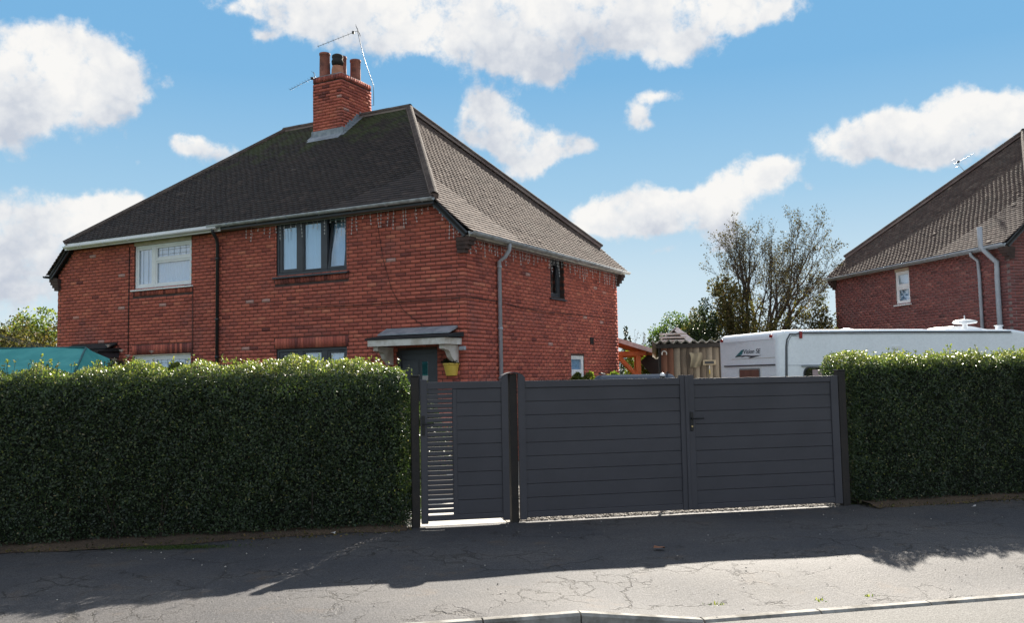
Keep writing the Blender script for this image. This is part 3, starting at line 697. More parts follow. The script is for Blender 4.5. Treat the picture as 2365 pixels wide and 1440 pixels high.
def poly_interval(poly, v):
    xs = []
    for (x0, y0), (x1, y1) in zip(poly, poly[1:]+poly[:1]):
        if (y0 <= v < y1) or (y1 <= v < y0): xs.append(x0+(x1-x0)*(v-y0)/(y1-y0))
    return (min(xs), max(xs)) if len(xs) >= 2 else None
def build_roof(root, T, mats, nsolo, seed, chim=None, okf=None):
    r = random.Random(seed); hosts = []; pcs = Pieces()
    roof = MB(); ap = [Vector((AX, HD/2, RZ)), Vector((-HW-AX, HD/2, RZ))]
    fr = [Vector((XC, EY, EZ)), Vector((-HW-XC, EY, EZ))]; bk = [Vector((XC, HD-EY, EZ)), Vector((-HW-XC, HD-EY, EZ))]
    sr = [Vector((SX, -.14, SZ)), Vector((SX, HD+.14, SZ))]; sl = [Vector((-HW-SX, -.14, SZ)), Vector((-HW-SX, HD+.14, SZ))]
    slopes = {'front_slope': [fr[1], fr[0], ap[0], ap[1]], 'right_slope': [sr[0], sr[1], bk[0], ap[0], fr[0]],
              'back_slope': [bk[0], bk[1], ap[1], ap[0]], 'left_slope': [sl[1], sl[0], fr[1], ap[1], bk[1]]}
    for hi, (nm, P) in enumerate(slopes.items()):
        al = (P[1]-P[0]).normalized(); nr = al.cross((P[3]-P[0])).normalized()
        if nr.z < 0: nr = -nr
        upv = nr.cross(al)
        bell = (lambda v: .07*max(0, 1-max(v, 0)/2.2)**2-.07) if hi in (1, 3) else (lambda v: 0.0)
        b = MB(); n = len(P); b.add([p+nr*(-.075 if hi in (1, 3) else 0) for p in P]+[p-nr*.12 for p in P], [tuple(range(n)), tuple(range(2*n-1, n-1, -1))]+[(i, i+n, (i+1) % n+n, (i+1) % n) for i in range(n)])
        hosts.append(b.build(nm, M_DECK, root))
        poly = [((p-P[0]).dot(al), (p-P[0]).dot(upv)) for p in P]; vmax = max(q[1] for q in poly)
        g = .100; v = -.035; row = 0
        while v < vmax-.04:
            iv = poly_interval(poly, min(max(v+.05, .002), vmax-.01))
            if iv:
                a0, a1 = iv[0]-.02, iv[1]+.02; off = (row % 2)*.0825+.02*math.sin(row*12.9); k = math.floor((a0-off)/.165)
                while off+k*.165 < a1:
                    t0 = max(a0, off+k*.165+.0015); t1 = min(a1, off+(k+1)*.165-.0015); k += 1
                    if t1-t0 < .02: continue
                    tl = r.gauss(0, .0009); th = .0155; L = .13; lift = r.uniform(.0, .002)+(.007 if r.random() < .003 else 0)
                    bs = (bell(v+L)-bell(v)); bdir = (upv*L-nr*(.0190+tl-bs)).normalized(); nd = bdir.cross(al); nd = nd if nd.dot(nr) > 0 else -nd
                    sk = r.gauss(0, .006)
                    c = P[0]+al*((t0+t1)/2)+upv*(v+L/2+r.gauss(0, .0025))+nr*(.021+lift+bell(v+L/2))
                    rn = min(.99, max(0, r.gauss(.5, .15)))
                    pcs.add(c, al*(t1-t0)+nr*r.gauss(0, .0012)+upv*sk*.3, bdir*L, nd*th, rn, hi)
            v += g; row += 1
    pcs.emit(T, hosts, 'roof_tile', 'tiling', mats, nsolo, okf)
    # ridge and hip tiles, half round, each a piece
    def half(n=8):
        b = MB(); vs = []; fs = []
        for x, rr in ((.003, .092), (.297, .092)):
            for k in range(n+1):
                a = math.pi*k/n; vs.append((x, math.cos(a)*rr, math.sin(a)*rr))
            for k in range(n+1):
                a = math.pi*k/n; vs.append((x, math.cos(a)*(rr-.016), math.sin(a)*(rr-.016)))
        m = n+1
        for k in range(n):
            fs += [(k, k+1, 2*m+k+1, 2*m+k)]
        b.add(vs, fs, True); o = b.build('hip_tile', M_HIP, fix=False); me = o.data; bpy.data.objects.remove(o); return me
    hm = half()
    def run(p0, p1, nm):
        d = (p1-p0); L = d.length; d.normalize(); y = d.cross(Vector((0, 0, 1))).normalized(); z = y.cross(d); z = z if z.z > 0 else -z; y = z.cross(d)
        n = max(1, round(L/.30)); bed = MB(); bed.bar(p0+d*.02, p1, .165, .10, z); bed.build('mortar_bed', M_MORTAR2, root)
        for i in range(n):
            p = p0+d*(i*L/n)+z*(.004+r.uniform(-.0015, .0015)); yy = y; d_ = d*(L/n/.30)
            o = link(bpy.data.objects.new(nm, hm)); o.parent = root
            o.matrix_local = Matrix(((d_.x, yy.x, z.x, p.x), (d_.y, yy.y, z.y, p.y), (d_.z, yy.z, z.z, p.z), (0, 0, 0, 1)))
    for e, a in ((fr[0], 0), (bk[0], 0), (fr[1], 1), (bk[1], 1)): run(e+(ap[a]-e).normalized()*-.03, ap[a], 'hip_tile')
    run(ap[0]+Vector((.05, 0, .02)), ap[1]+Vector((-.05, 0, .02)), 'ridge_tile')
    # soffits and dark bargeboards under the skirts at both ends
    for q in ((-HW-XC+.02, XC-.02, EY+.02, -.004, EZ-.135, EZ-.115), (-HW-XC+.02, XC-.02, HD+.004, HD-EY-.02, EZ-.135, EZ-.115),
              (.004, SX-.02, -.1, HD+.1, SZ-.10, SZ-.085), (-HW-SX+.02, -HW-.004, -.1, HD+.1, SZ-.10, SZ-.085)): MB().box(*q).build('soffit', M_MORTAR2, root)
    for s in (0, 1):
        for y0, y1 in ((-.135, -.10), (HD+.10, HD+.135)):
            A, B = Vector((XC, 0, EZ)), Vector((SX, 0, SZ))
            if s: A.x, B.x = -HW-A.x, -HW-B.x
            d = (B-A).normalized(); z = Vector((-d.z, 0, d.x)); z = z if z.z > 0 else -z
            q = [A-z*.045, B-z*.045, B-z*.16, A-z*.16-d*.1]
            b = MB(); b.add([(p.x, y, p.z) for y in (y0, y1) for p in q], [(0, 1, 2, 3), (7, 6, 5, 4)]+[(i, i+4, (i+1) % 4+4, (i+1) % 4) for i in range(4)])
            b.build('bargeboard', M_ANTH, root)
    # brick corbels at the foot of each skirt
    for s in (0, 1):
        for y0, y1 in ((-.10, .12), (HD-.12, HD+.10)):
            b = MB()
            for k, w in enumerate((.20, .17, .12, .06)):
                x0, x1 = (-.1, w) if s == 0 else (-HW-w, -HW+.1)
                b.box(x0, x1, y0+k*.012, y1-k*.012, SZ-.105-(k+1)*.072, SZ-.105-k*.072+(.001 if k else 0))
            b.build('corbel', M_MORTAR, root)
    return hosts

def gutter(root, p0, p1, m, r=.058, brackets=True, name='gutter'):
    p0, p1 = Vector(p0), Vector(p1); d = (p1-p0).normalized(); s = d.cross(Vector((0, 0, 1))).normalized(); n = 8; b = MB(); vs = []; fs = []
    for p in (p0, p1):
        for rr in (r, r-.008):
            for k in range(n+1):
                a = math.pi+math.pi*k/n; vs.append(p+s*math.cos(a)*rr+Vector((0, 0, math.sin(a)*rr)))
    m_ = n+1
    for k in range(n): fs += [(k, k+1, 2*m_+k+1, 2*m_+k), (m_+k+1, m_+k, 3*m_+k, 3*m_+k+1), (k+1, k, m_+k, m_+k+1), (2*m_+k, 2*m_+k+1, 3*m_+k+1, 3*m_+k)]
    fs += [(0, 2*m_, 3*m_, m_), (n, m_+n, 3*m_+n, 2*m_+n)]
    b.add(vs, fs, True); g = b.build(name, m, root)
    if brackets:
        L = (p1-p0).length; k = int(L/.9)
        for i in range(k+1):
            c = p0+d*(L*(i+.3)/(k+1))
            bb = MB(); bb.tube([c+s*math.cos(a)*(r+.006)+Vector((0, 0, math.sin(a)*(r+.006))) for a in np.linspace(math.pi, 2*math.pi, 7)], .008, 4)
            bb.build('bracket', M_PIPE if m is not M_WHITE else M_WHITE, g)
    return g
def fascia(root, p0, p1, m, h=.14, t=.022):
    b = MB(); b.bar(Vector(p0), Vector(p1), t, h); return b.build('fascia', m, root)

def sash(parent, F, a0, a1, z0, z1, o, m, bw=.045, th=.05, curtain=None, glass=None, bars=None, rot=None, depth=.055):
    """one light of a window: sash bars, a pane, maybe a curtain; built round its own lower edge so it can tilt"""
    org = fp(F, a0, o, z0)
    G = (Vector((0, 0, 0)), F[1], F[2], 1); w, h = a1-a0, z1-z0
    b = MB(); fbox(b, G, 0, bw, -th, 0, 0, h, .004); fbox(b, G, w-bw, w, -th, 0, 0, h, .004); fbox(b, G, bw, w-bw, -th, -.001, 0, bw, .004); fbox(b, G, bw, w-bw, -th, -.001, h-bw, h, .004)
    s = b.build('sash', m, parent); s.location = org
    b = MB(); fbox(b, G, bw, w-bw, -th*.6, -th*.45, bw, h-bw)
    if bars:
        na, nz = bars
        lb = MB()
        for i in range(1, na): fbox(lb, G, w*i/na-.004, w*i/na+.004, -th*.45, -th*.40, bw, h-bw)
        for i in range(1, nz): fbox(lb, G, bw, w-bw, -th*.45, -th*.40, h*i/nz-.004, h*i/nz+.004)
        lo_ = lb.build('glazing_bar', M_LEAD, parent); lo_.location = org
    p = b.build('pane', glass or M_GLASS, parent); p.location = org
    if rot:
        for q in (s, p): q.rotation_mode = 'QUATERNION'; q.rotation_quaternion = Matrix.Rotation(rot[1], 3, rot[0]).to_quaternion()
    if curtain:
        b = MB(); n = int((w+.1)/.012); vs = []; fs = []; cs, cv = curtain
        for i in range(n+1):
            x = -.04+(w+.08)*i/n; y = -depth-.010*math.sin(x*cs)-.004*math.sin(x*cs*2.7+1)
            vs += [fp(G, x, y, -.05), fp(G, x, y*1.02, h+.05)]
        for i in range(n): fs.append((2*i, 2*i+2, 2*i+3, 2*i+1))
        b.add(vs, fs, True); c = b.build('curtain', cv, parent, fix=False); c.location = org
def window(root, F, a0, a1, z0, z1, m, lights, rec=.05, sill=None, bw=.055, th=.07, sillm=None, head=None):
    b = MB(); fbox(b, F, a0, a0+bw, -rec-th, -rec, z0, z1, .005); fbox(b, F, a1-bw, a1, -rec-th, -rec, z0, z1, .005)
    fbox(b, F, a0+bw, a1-bw, -rec-th, -rec-.001, z0, z0+bw, .005); fbox(b, F, a0+bw, a1-bw, -rec-th, -rec-.001, z1-bw, z1, .005)
    w = b.build('window', m, root)
    for L in lights:
        if L[0] == 'mull': bb = MB(); fbox(bb, F, L[1], L[2], -rec-th, -rec-.003, L[3], L[4], .004); bb.build('mullion', m, w)
        else: sash(w, F, L[1], L[2], L[3], L[4], -rec-.012, m, **L[5])
    if sill:
        bb = MB(); org, al, nr, _ = F; A0, A1 = a0-.06, a1+.06
        q = [(-rec-th, z0-.002), (sill, z0-.032), (sill, z0-.062), (-rec-th, z0-.062)]
        bb.add([fp(F, a, o, z) for a in (A0, A1) for o, z in q], [(0, 1, 2, 3), (7, 6, 5, 4)]+[(i, i+4, (i+1) % 4+4, (i+1) % 4) for i in range(4)])
        bb.build('sill', sillm or m, w)
    if head: bb = MB(); fbox(bb, F, a0, a1, -.03, .012, z1, head, 0); bb.build('head_board', M_CREAM, w)
    return w
def aerial(name, label, base, mast, boom, n, span, m=M_WIRE, stay=True):
    """a television aerial: mast, boom, cross rods and a reflector; base in world space"""
    r_ = empty(name, base); tag(r_, label, 'aerial', 'television aerials on the chimneys and roofs')
    MB().tube(mast, .008, 6).build('mast', m, r_)
    b0, b1 = Vector(boom[0]), Vector(boom[1]); MB().tube([b0, b1], .006, 6).build('boom', m, r_)
    d = (b1-b0); side = d.cross(Vector((0, 0, 1))).normalized(); up_ = side.cross(d).normalized()
    for i in range(n):
        p = b0+d*(.12+.86*i/(n-1)); s = span*(1-.25*i/n)
        MB().tube([p-side*s, p+side*s], .0032, 4).build('rod', m, r_)
    b = MB()
    for k in (-1, 0, 1): b.tube([b0+up_*.12*k-side*span*1.1, b0+up_*.12*k+side*span*1.1], .0032, 4)
    b.tube([b0-up_*.14, b0+up_*.14], .008, 4); b.build('reflector', m, r_)
    MB().bbox(*(v for c in zip(Vector(b0+d*.12)-Vector((.03, .03, .03)), Vector(b0+d*.12)+Vector((.03, .03, .03))) for v in c)).build('dipole_box', M_BLACK, r_)
    return r_

# ------------------------------------------------------------------ the pair of brick houses
YAW = .487499; QF = (-.86627, 16.4, 0)
H1 = tag(empty('brick_house', QF, -YAW), 'red brick pair of hipped-roof houses with central chimney behind the long hedge', 'house')
T1 = Matrix.Translation(QF) @ Matrix.Rotation(-YAW, 4, 'Z')
WF, WR, WL, WB = (WALLS[k] for k in ('front', 'right', 'left', 'back'))
U = lambda u: HW-u                                        # distance from the near corner -> along the front wall
ops1 = {'front': [(U(4.48), U(2.67), 3.82, 4.925), (U(4.48), U(2.67), 1.12, 2.31), (U(1.48), U(.59), -.1, 2.20),
                  (U(8.73), U(6.92), 3.82, 4.925), (U(8.73), U(6.92), 1.12, 2.31), (U(10.81), U(9.92), -.1, 2.20)],
        'right': [(3.66, 4.36, 3.40, 4.25), (4.66, 5.40, 1.40, 2.13)]}
sol1 = {'front': [(U(4.52), U(2.63), 3.64, 3.76), (U(8.77), U(6.88), 3.64, 3.76), (U(4.52), U(2.63), 2.32, 2.535), (U(8.77), U(6.88), 2.32, 2.535)],
        'right': [(3.60, 4.42, 3.22, 3.335)]}
walls1 = build_walls(H1, T1, ops1, M_BRICK, M_MORTAR, 300, sol1, 5)
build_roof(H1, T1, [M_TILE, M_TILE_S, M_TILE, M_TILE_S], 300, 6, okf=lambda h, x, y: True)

cur = dict(curtain=(55, M_CURT))
a, b_ = U(4.48), U(2.67); wd = b_-a
ff = lambda q: a+wd*q
W1 = window(H1, WF, a, b_, 3.82, 4.925, M_ANTH, [
    ('mull', ff(.315), ff(.375), 3.875, 4.87), ('mull', ff(.645), ff(.72), 3.875, 4.87),
    ('sash', ff(.035), ff(.315), 3.88, 4.865, dict(bw=.065, curtain=(40, M_CURT))),
    ('sash', ff(.375), ff(.645), 3.88, 4.865, dict(bw=.03, curtain=(33, M_CURT))),
    ('sash', ff(.72), ff(.97), 3.88, 4.865, dict(bw=.045, curtain=(45, M_CURT), rot=((1, 0, 0), R(-7)), depth=.16))], rec=.02, sill=.07)
window(H1, WF, a, b_, 1.12, 2.31, M_ANTH, [
    ('mull', ff(.315), ff(.375), 1.175, 2.255), ('mull', ff(.645), ff(.72), 1.175, 2.255),
    ('sash', ff(.035), ff(.315), 1.18, 2.25, dict(bw=.07)), ('sash', ff(.375), ff(.645), 1.18, 2.25, dict(bw=.03, curtain=(30, M_CURT))),
    ('sash', ff(.72), ff(.97), 1.18, 2.25, dict(bw=.05, curtain=(30, M_CURT)))], rec=.02, sill=.07)
a, b_ = U(8.73), U(6.92); wd = b_-a
for z0, z1, hd in ((3.82, 4.80, 4.925), (1.12, 2.29, 2.31)):
    hh = z1-z0
    window(H1, WF, a, b_, z0, z1, M_WHITE, [
        ('mull', ff(.31), ff(.36), z0+.055, z1-.055), ('mull', ff(.36), ff(.97), z0+hh*.60, z0+hh*.65),
        ('sash', ff(.03), ff(.31), z0+.05, z1-.05, dict(bw=.05, bars=(3, 1), curtain=(60, M_CURT))),
        ('sash', ff(.36), ff(.97), z0+hh*.65, z1-.05, dict(bw=.045, bars=(6, 3), curtain=(60, M_CURT))),
        ('sash', ff(.36), ff(.97), z0+.05, z0+hh*.60, dict(bw=.045, curtain=(70, M_CURT)))], rec=.03, sill=.06, head=hd)
window(H1, WR, 3.66, 4.36, 3.40, 4.25, M_ANTH, [('sash', 3.70, 4.32, 3.45, 4.20, dict(bw=.06))], rec=.10, sill=.05)
wc = window(H1, WR, 4.66, 5.40, 1.40, 2.13, M_WHITE, [('mull', 4.715, 5.345, 1.70, 1.76),
    ('sash', 4.70, 5.36, 1.76, 2.09, dict(bw=.05, curtain=(20, M_CURT))), ('sash', 4.70, 5.36, 1.44, 1.70, dict(bw=.04))], rec=.02, sill=.05)

# doors and canopies
def door_and_canopy(u0, u1, c0, c1, mdoor, mfas, mtop, mlead, hand, lead):
    b = MB(); fbox(b, WF, U(u1), U(u0), -.12, -.06, .06, 2.19, .005); d = b.build('door', mdoor, H1)
    b = MB(); fbox(b, WF, U(u1)-.0+.001, U(u1)+.05, -.13, -.03, 0, 2.198); fbox(b, WF, U(u0)-.05, U(u0)-.001, -.13, -.03, 0, 2.198); fbox(b, WF, U(u1)+.05, U(u0)-.05, -.13, -.031, 2.14, 2.198); b.build('frame', mdoor, d)
    b = MB(); w = u1-u0; g0 = U(u1)+w*.58
    for k in range(3): fbox(b, WF, g0, g0+.13, -.058, -.052, .55+k*.5, .98+k*.5, .003)
    b.build('glass_light', M_DARKGLASS, d)
    b = MB(); fbox(b, WF, U(u1)+.09, U(u1)+w*.50, -.058, -.050, .25, 2.02, .006); b.build('panel', mdoor, d)
    b = MB(); hx = U(u0)-.11; b.tube([fp(WF, hx, -.058, 1.05), fp(WF, hx, 0, 1.05)], .009, 6).tube([fp(WF, hx, 0, 1.05), fp(WF, hx-.1, 0, 1.05)], .009, 6); b.build('handle', M_WIRE, d)
    b = MB(); fbox(b, WF, U(u1)-.05, U(u0)+.05, -.02, .30, -.1, .06, .01); b.build('doorstep', M_KERB, H1)
    A0, A1 = U(c1), U(c0)
    b = MB()                                             # sloping deck of the canopy
    q = [(-.02, 2.50), (.60, 2.415), (.60, 2.385), (-.02, 2.41)]
    b.add([fp(WF, a_, o, z) for a_ in (A0-.05, A1+.05) for o, z in q], [(0, 1, 2, 3), (7, 6, 5, 4)]+[(i, i+4, (i+1) % 4+4, (i+1) % 4) for i in range(4)])
    c = b.build('canopy', mtop, H1)
    b = MB(); fbox(b, WF, A0, A1, .555, .585, 2.265, 2.384, .004); fbox(b, WF, A0, A0+.03, .0, .555, 2.265, 2.384, .003); fbox(b, WF, A1-.03, A1, .0, .555, 2.265, 2.384, .003); b.build('fascia', mfas, c)
    b = MB(); fbox(b, WF, A0+.03, A1-.03, .01, .555, 2.30, 2.315); b.build('soffit', mfas, c)
    q = [(.012, 2.62), (.30, 2.50), (.30, 2.475), (.012, 2.58)]
    b = MB(); L0, L1 = U(lead[1]), U(lead[0])
    b.add([fp(WF, a_, o, z) for a_ in (L0, L1) for o, z in q], [(0, 1, 2, 3), (7, 6, 5, 4)]+[(i, i+4, (i+1) % 4+4, (i+1) % 4) for i in range(4)]); b.build('lead_flashing', mlead, c)
    for ac in (A0+.12, A1-.12):                          # scrolled brackets
        pr = [(.0, 2.26), (.50, 2.26), (.50, 2.19), (.40, 2.165), (.36, 2.17), (.30, 2.13), (.24, 2.04), (.15, 1.98), (.10, 1.93), (.0, 1.93)]
        n = len(pr); b = MB()
        b.add([fp(WF, x, o, z) for x in (ac-.05, ac+.05) for o, z in pr], [tuple(range(n)), tuple(range(2*n-1, n-1, -1))]+[(i, i+n, (i+1) % n+n, (i+1) % n) for i in range(n)]); b.build('bracket', M_WHITE_OLD, c)
door_and_canopy(.59, 1.48, .06, 1.74, M_ANTH, M_WHITE_OLD, M_ASPH_ROOF, M_LEAD, 1, (.14, 1.72))
door_and_canopy(9.92, 10.81, 9.2, 10.9, M_ANTH, M_ANTH, M_ASPH_ROOF, M_ASPH_ROOF, -1, (9.25, 10.8))

# gutters, fascias, downpipes
fascia(H1, (XC, EY-.012, EZ-.075), (U(5.85)-HW, EY-.012, EZ-.075), M_ANTH, .13)
gutter(H1, (XC+.03, EY-.085, EZ-.035), (U(6.15)-HW, EY-.085, EZ-.030), M_GUT, .060)
fascia(H1, (U(5.86)-HW, EY-.013, EZ-.085), (-HW-XC, EY-.013, EZ-.085), M_WHITE, .15)
gutter(H1, (U(5.90)-HW, EY-.075, EZ-.075), (-HW-XC+.05, EY-.075, EZ-.085), M_WHITE, .052)
fascia(H1, (SX-.012, -.10, SZ-.065), (SX-.012, HD+.10, SZ-.065), M_WHITE_OLD, .10)
gutter(H1, (SX+.06, -.16, SZ-.028), (SX+.06, HD+.22, SZ-.034), M_GUT, .062)
fascia(H1, (-HW-SX+.012, -.10, SZ-.065), (-HW-SX+.012, HD+.10, SZ-.065), M_ANTH, .10)
gutter(H1, (-HW-SX-.055, -.20, SZ-.028), (-HW-SX-.055, HD+.22, SZ-.034), M_PIPE_D, .055)
gutter(H1, (XC, HD-EY+.07, EZ-.035), (-HW-XC, HD-EY+.07, EZ-.035), M_PIPE_D, .055)
def pipe(nm, pts, r, m, clips=()):
    o = MB().tube(pts, r, 10).build(nm, m, H1)
    for c in clips: MB().tube([Vector(c)-Vector((0, 0, .025)), Vector(c)+Vector((0, 0, .025))], r+.010, 10).build('pipe_clip', m, o)
xp = U(6.02)-HW
pipe('downpipe', [(xp, EY-.08, EZ-.08), (xp, EY-.08, EZ-.17), (xp-.02, -.13, EZ-.30), (xp-.06, -.06, EZ-.40), (xp-.06, -.06, .1)], .036, M_PIPE_D, [(xp-.06, -.06, z) for z in (4.3, 3.0, 2.2, 1.2)])
pipe('downpipe', [(SX+.06, 1.30, SZ-.07), (SX+.06, 1.30, SZ-.20), (SX-.02, 1.27, SZ-.34), (.058, 1.25, SZ-.42), (.058, 1.25, .1)], .040, M_PIPE, [(.058, 1.25, z) for z in (3.8, 2.6, 1.4)])
# wires on the walls
def on_front(u, z, o=.016): return fp(WF, U(u), o, z)
b = MB(); b.tube([on_front(8.88, 4.80), on_front(8.89, 3.2), on_front(8.88, .3)], .011, 4); b.build('wall_cable', M_CABLE, H1)
b = MB(); b.tube([on_front(6.86, 3.75), on_front(6.85, 2.6), on_front(6.86, .3)], .009, 4); b.build('wall_cable', M_CABLE, H1)
wc_pts = [on_wall(T1, WF, x, y, .014) for x, y in ((700, 712), (770, 708), (860, 703), (960, 695), (1040, 690), (1071, 687))]
b = MB(); b.tube([fp(WF, a_, .014, z) for a_, z in wc_pts]+[Vector((.016, -.014, wc_pts[-1][1]))]+[fp(WR, q[0], .014, q[1]) for q in (on_wall(T1, WR, x, y, .014) for x, y in ((1090, 688), (1150, 697), (1200, 710), (1260, 722), (1340, 728), (1420, 735)))], .0065, 4)
b.build('wall_cable', M_CABLE, H1)
b = MB(); b.tube([fp(WF, *(lambda q: (q[0], .013, q[1]))(on_wall(T1, WF, x, y, .013))) for x, y in ((872, 520), (885, 600), (905, 670), (930, 715), (965, 745), (1000, 764), (1040, 772))], .005, 4); b.build('wall_cable', M_CABLE, H1)
# air brick, sensor box
b = MB(); q = on_wall(T1, WR, 1366, 788); fbox(b, WR, q[0]-.10, q[0]+.10, 0, .02, q[1]-.08, q[1]+.08); v = b.build('wall_vent', M_BLACK, H1)
# chimney ---------------------------------------------------------------
CU0, CU1, CS0, CS1, CT = 5.20, 6.08, 3.04, 4.22, 9.13
cx0, cx1 = U(CU1)-HW, U(CU0)-HW
b = MB(); b.box(cx0+.012, cx1-.012, CS0+.012, CS1-.012, 6.8, CT-.02); chim = b.build('chimney', M_MORTAR, H1)
pc = Pieces(); rr_ = random.Random(3)
for row in range(0, 32):
    z0 = 6.8+row*.075; soldier = row in (29, 30); 
    if z0+.065 > CT-.12 and not soldier:
        if z0+.065 > CT-.14: continue
    for (o, al, nr, L) in ((Vector((cx0, CS0, 0)), Vector((1, 0, 0)), Vector((0, -1, 0)), cx1-cx0), (Vector((cx1, CS0, 0)), Vector((0, 1, 0)), Vector((1, 0, 0)), CS1-CS0),
                           (Vector((cx1, CS1, 0)), Vector((-1, 0, 0)), Vector((0, 1, 0)), cx1-cx0), (Vector((cx0, CS1, 0)), Vector((0, -1, 0)), Vector((-1, 0, 0)), CS1-CS0)):
        if soldier: continue
        off = (row % 2)*.1125-.05; k = -1
        while k*.225+off < L:
            a0 = max(.0, k*.225+off+.005); a1 = min(L, (k+1)*.225+off-.005); k += 1
            if a1-a0 < .03: continue
            rn = min(.99, max(0, rr_.gauss(.62 if z0 < 8.5 else .4, .22)))
            pc.add(o+al*((a0+a1)/2)+nr*(-.045+rr_.uniform(0, .006))+Vector((0, 0, z0+.0325)), al*(a1-a0), Vector((0, 0, .0645)), nr*.1, rn, 0)
for (o, al, nr, L) in ((Vector((cx0, CS0, 0)), Vector((1, 0, 0)), Vector((0, -1, 0)), cx1-cx0), (Vector((cx1, CS0, 0)), Vector((0, 1, 0)), Vector((1, 0, 0)), CS1-CS0),
                       (Vector((cx1, CS1, 0)), Vector((-1, 0, 0)), Vector((0, 1, 0)), cx1-cx0), (Vector((cx0, CS1, 0)), Vector((0, -1, 0)), Vector((-1, 0, 0)), CS1-CS0)):
    k = int(L/.078)
    for i in range(k):
        if nr.y < -.5 and i < k*.45 and False: continue
        pc.add(o+al*((i+.5)*L/k)+nr*(-.045+rr_.uniform(0, .008))+Vector((0, 0, CT-.065)), al*(L/k-.011), Vector((0, 0, .122)), nr*.1, min(.99, max(0, rr_.gauss(.3, .2))), 0)
pc.emit(T1, [chim], 'brick', 'brickwork', [M_BRICK], 0)
# sloping mortar flaunching and lead flashing at its foot
b = MB(); q = [(cx0-.01, CS0-.01), (cx1+.01, CS0-.01), (cx1+.01, CS1+.01), (cx0-.01, CS1+.01)]; q2 = [(cx0+.14, CS0+.14), (cx1-.14, CS0+.14), (cx1-.14, CS1-.14), (cx0+.14, CS1-.14)]
b.add([(x, y, CT-.005) for x, y in q]+[(x, y, CT+.09) for x, y in q2], [(0, 1, 5, 4), (1, 2, 6, 5), (2, 3, 7, 6), (3, 0, 4, 7), (4, 5, 6, 7)]); b.build('flaunching', M_MORTAR2, chim)
rz = lambda y: EZ+(y-EY)*KF if y < HD/2 else EZ+(HD-EY-y)*KF
b = MB(); b.add([(cx0-.05, CS0-.20, rz(CS0-.20)+.045), (cx1+.05, CS0-.20, rz(CS0-.20)+.045), (cx1+.05, CS0-.014, rz(CS0)+.05), (cx0-.05, CS0-.014, rz(CS0)+.05), (cx1+.05, CS0-.014, rz(CS0)+.19), (cx0-.05, CS0-.014, rz(CS0)+.19)], [(0, 1, 2, 3), (3, 2, 4, 5)])
b.build('lead_apron', M_LEAD, chim, fix=False)
for xx, s in ((cx1, 1), (cx0, -1)):                       # stepped flashing
    b = MB(); n = 11
    for i in range(n):
        y0 = CS0-.02+(HD/2-CS0+.02)*i/n; y1 = CS0-.02+(HD/2-CS0+.02)*(i+1)/n; zt = math.ceil((rz(y1)+.10)/.075)*.075
        b.box(min(xx+s*.009, xx+s*.016), max(xx+s*.009, xx+s*.016), y0, y1+.002, rz(y0)+.02, zt)
    b.build('stepped_flashing', M_LEAD, chim)
    b = MB(); b.bar((xx+s*.07, CS0-.1, rz(CS0-.1)+.04), (xx+s*.07, HD/2, rz(HD/2)+.04), .12, .012); b.build('lead_soaker', M_LEAD, chim)
# chimney pots
def pot(u, s, r0, r1, z0, z1, m, lip=True, name='chimney_pot'):
    c = (U(u)-HW, s, 0); r0 *= 1.08; r1 *= 1.1; pr = [(r0, z0), (r0*.98, (z0+z1)/2), (r1, z1-.06)]
    if lip: pr += [(r1+.012, z1-.05), (r1+.012, z1), (r1-.02, z1), (r1-.02, z1-.3)]
    o = MB().lathe(pr, c, 16).build(name, m, chim, fix=False); return o
pot(6.02-.06, 3.34, .125, .115, 9.15, 9.84, M_POT)
pot(5.56, 3.34, .14, .115, 9.15, 9.50, mat('buff chimney pot', (.55, .24, .15), .8), False)
b = MB(); b.lathe([(.115, 9.46), (.14, 9.48), (.15, 9.55), (.135, 9.60), (.125, 9.61), (.14, 9.66), (.135, 9.71), (.09, 9.74), (.0, 9.75)], (U(5.56)-HW, 3.34, 0), 14); b.build('cowl', M_SOOT, chim, fix=False)
pot(5.92, 3.88, .12, .11, 9.15, 9.78, M_POT); pot(5.70, 3.66, .125, .12, 9.15, 9.80, M_POT); pot(5.44, 3.90, .125, .118, 9.15, 9.74, M_POT)

def hw(x, y, z): return T1 @ Vector((x, y, z))
b0 = hw(cx0-.05, 3.6, 8.75)
dl = lambda v: (T1.to_3x3() @ Vector(v))
aerial('roof_aerial', 'thin rooftop aerial on a bent mast beside the broad face of the chimney', b0, [dl((.04, 0, -.1)), dl((-.10, -.05, .02)), dl((-.32, -.1, .35)), dl((-.33, -.1, .62))],
       (dl((-.28, -.1, .62)), dl((-.98, -.25, .36))), 9, .11)
b1 = hw(cx1+.05, 4.05, 8.55)
aerial('roof_aerial', 'tall rooftop aerial leaning on a long mast above the chimney pots', b1, [dl((-.05, 0, 0)), dl((.16, 0, 0)), dl((.16, 0, .5)), dl((-.05, -.1, 1.2)), dl((-.22, -.15, 1.95))],
       (dl((-.20, -.15, 1.95)), dl((-1.05, -.7, 1.52))), 8, .13)
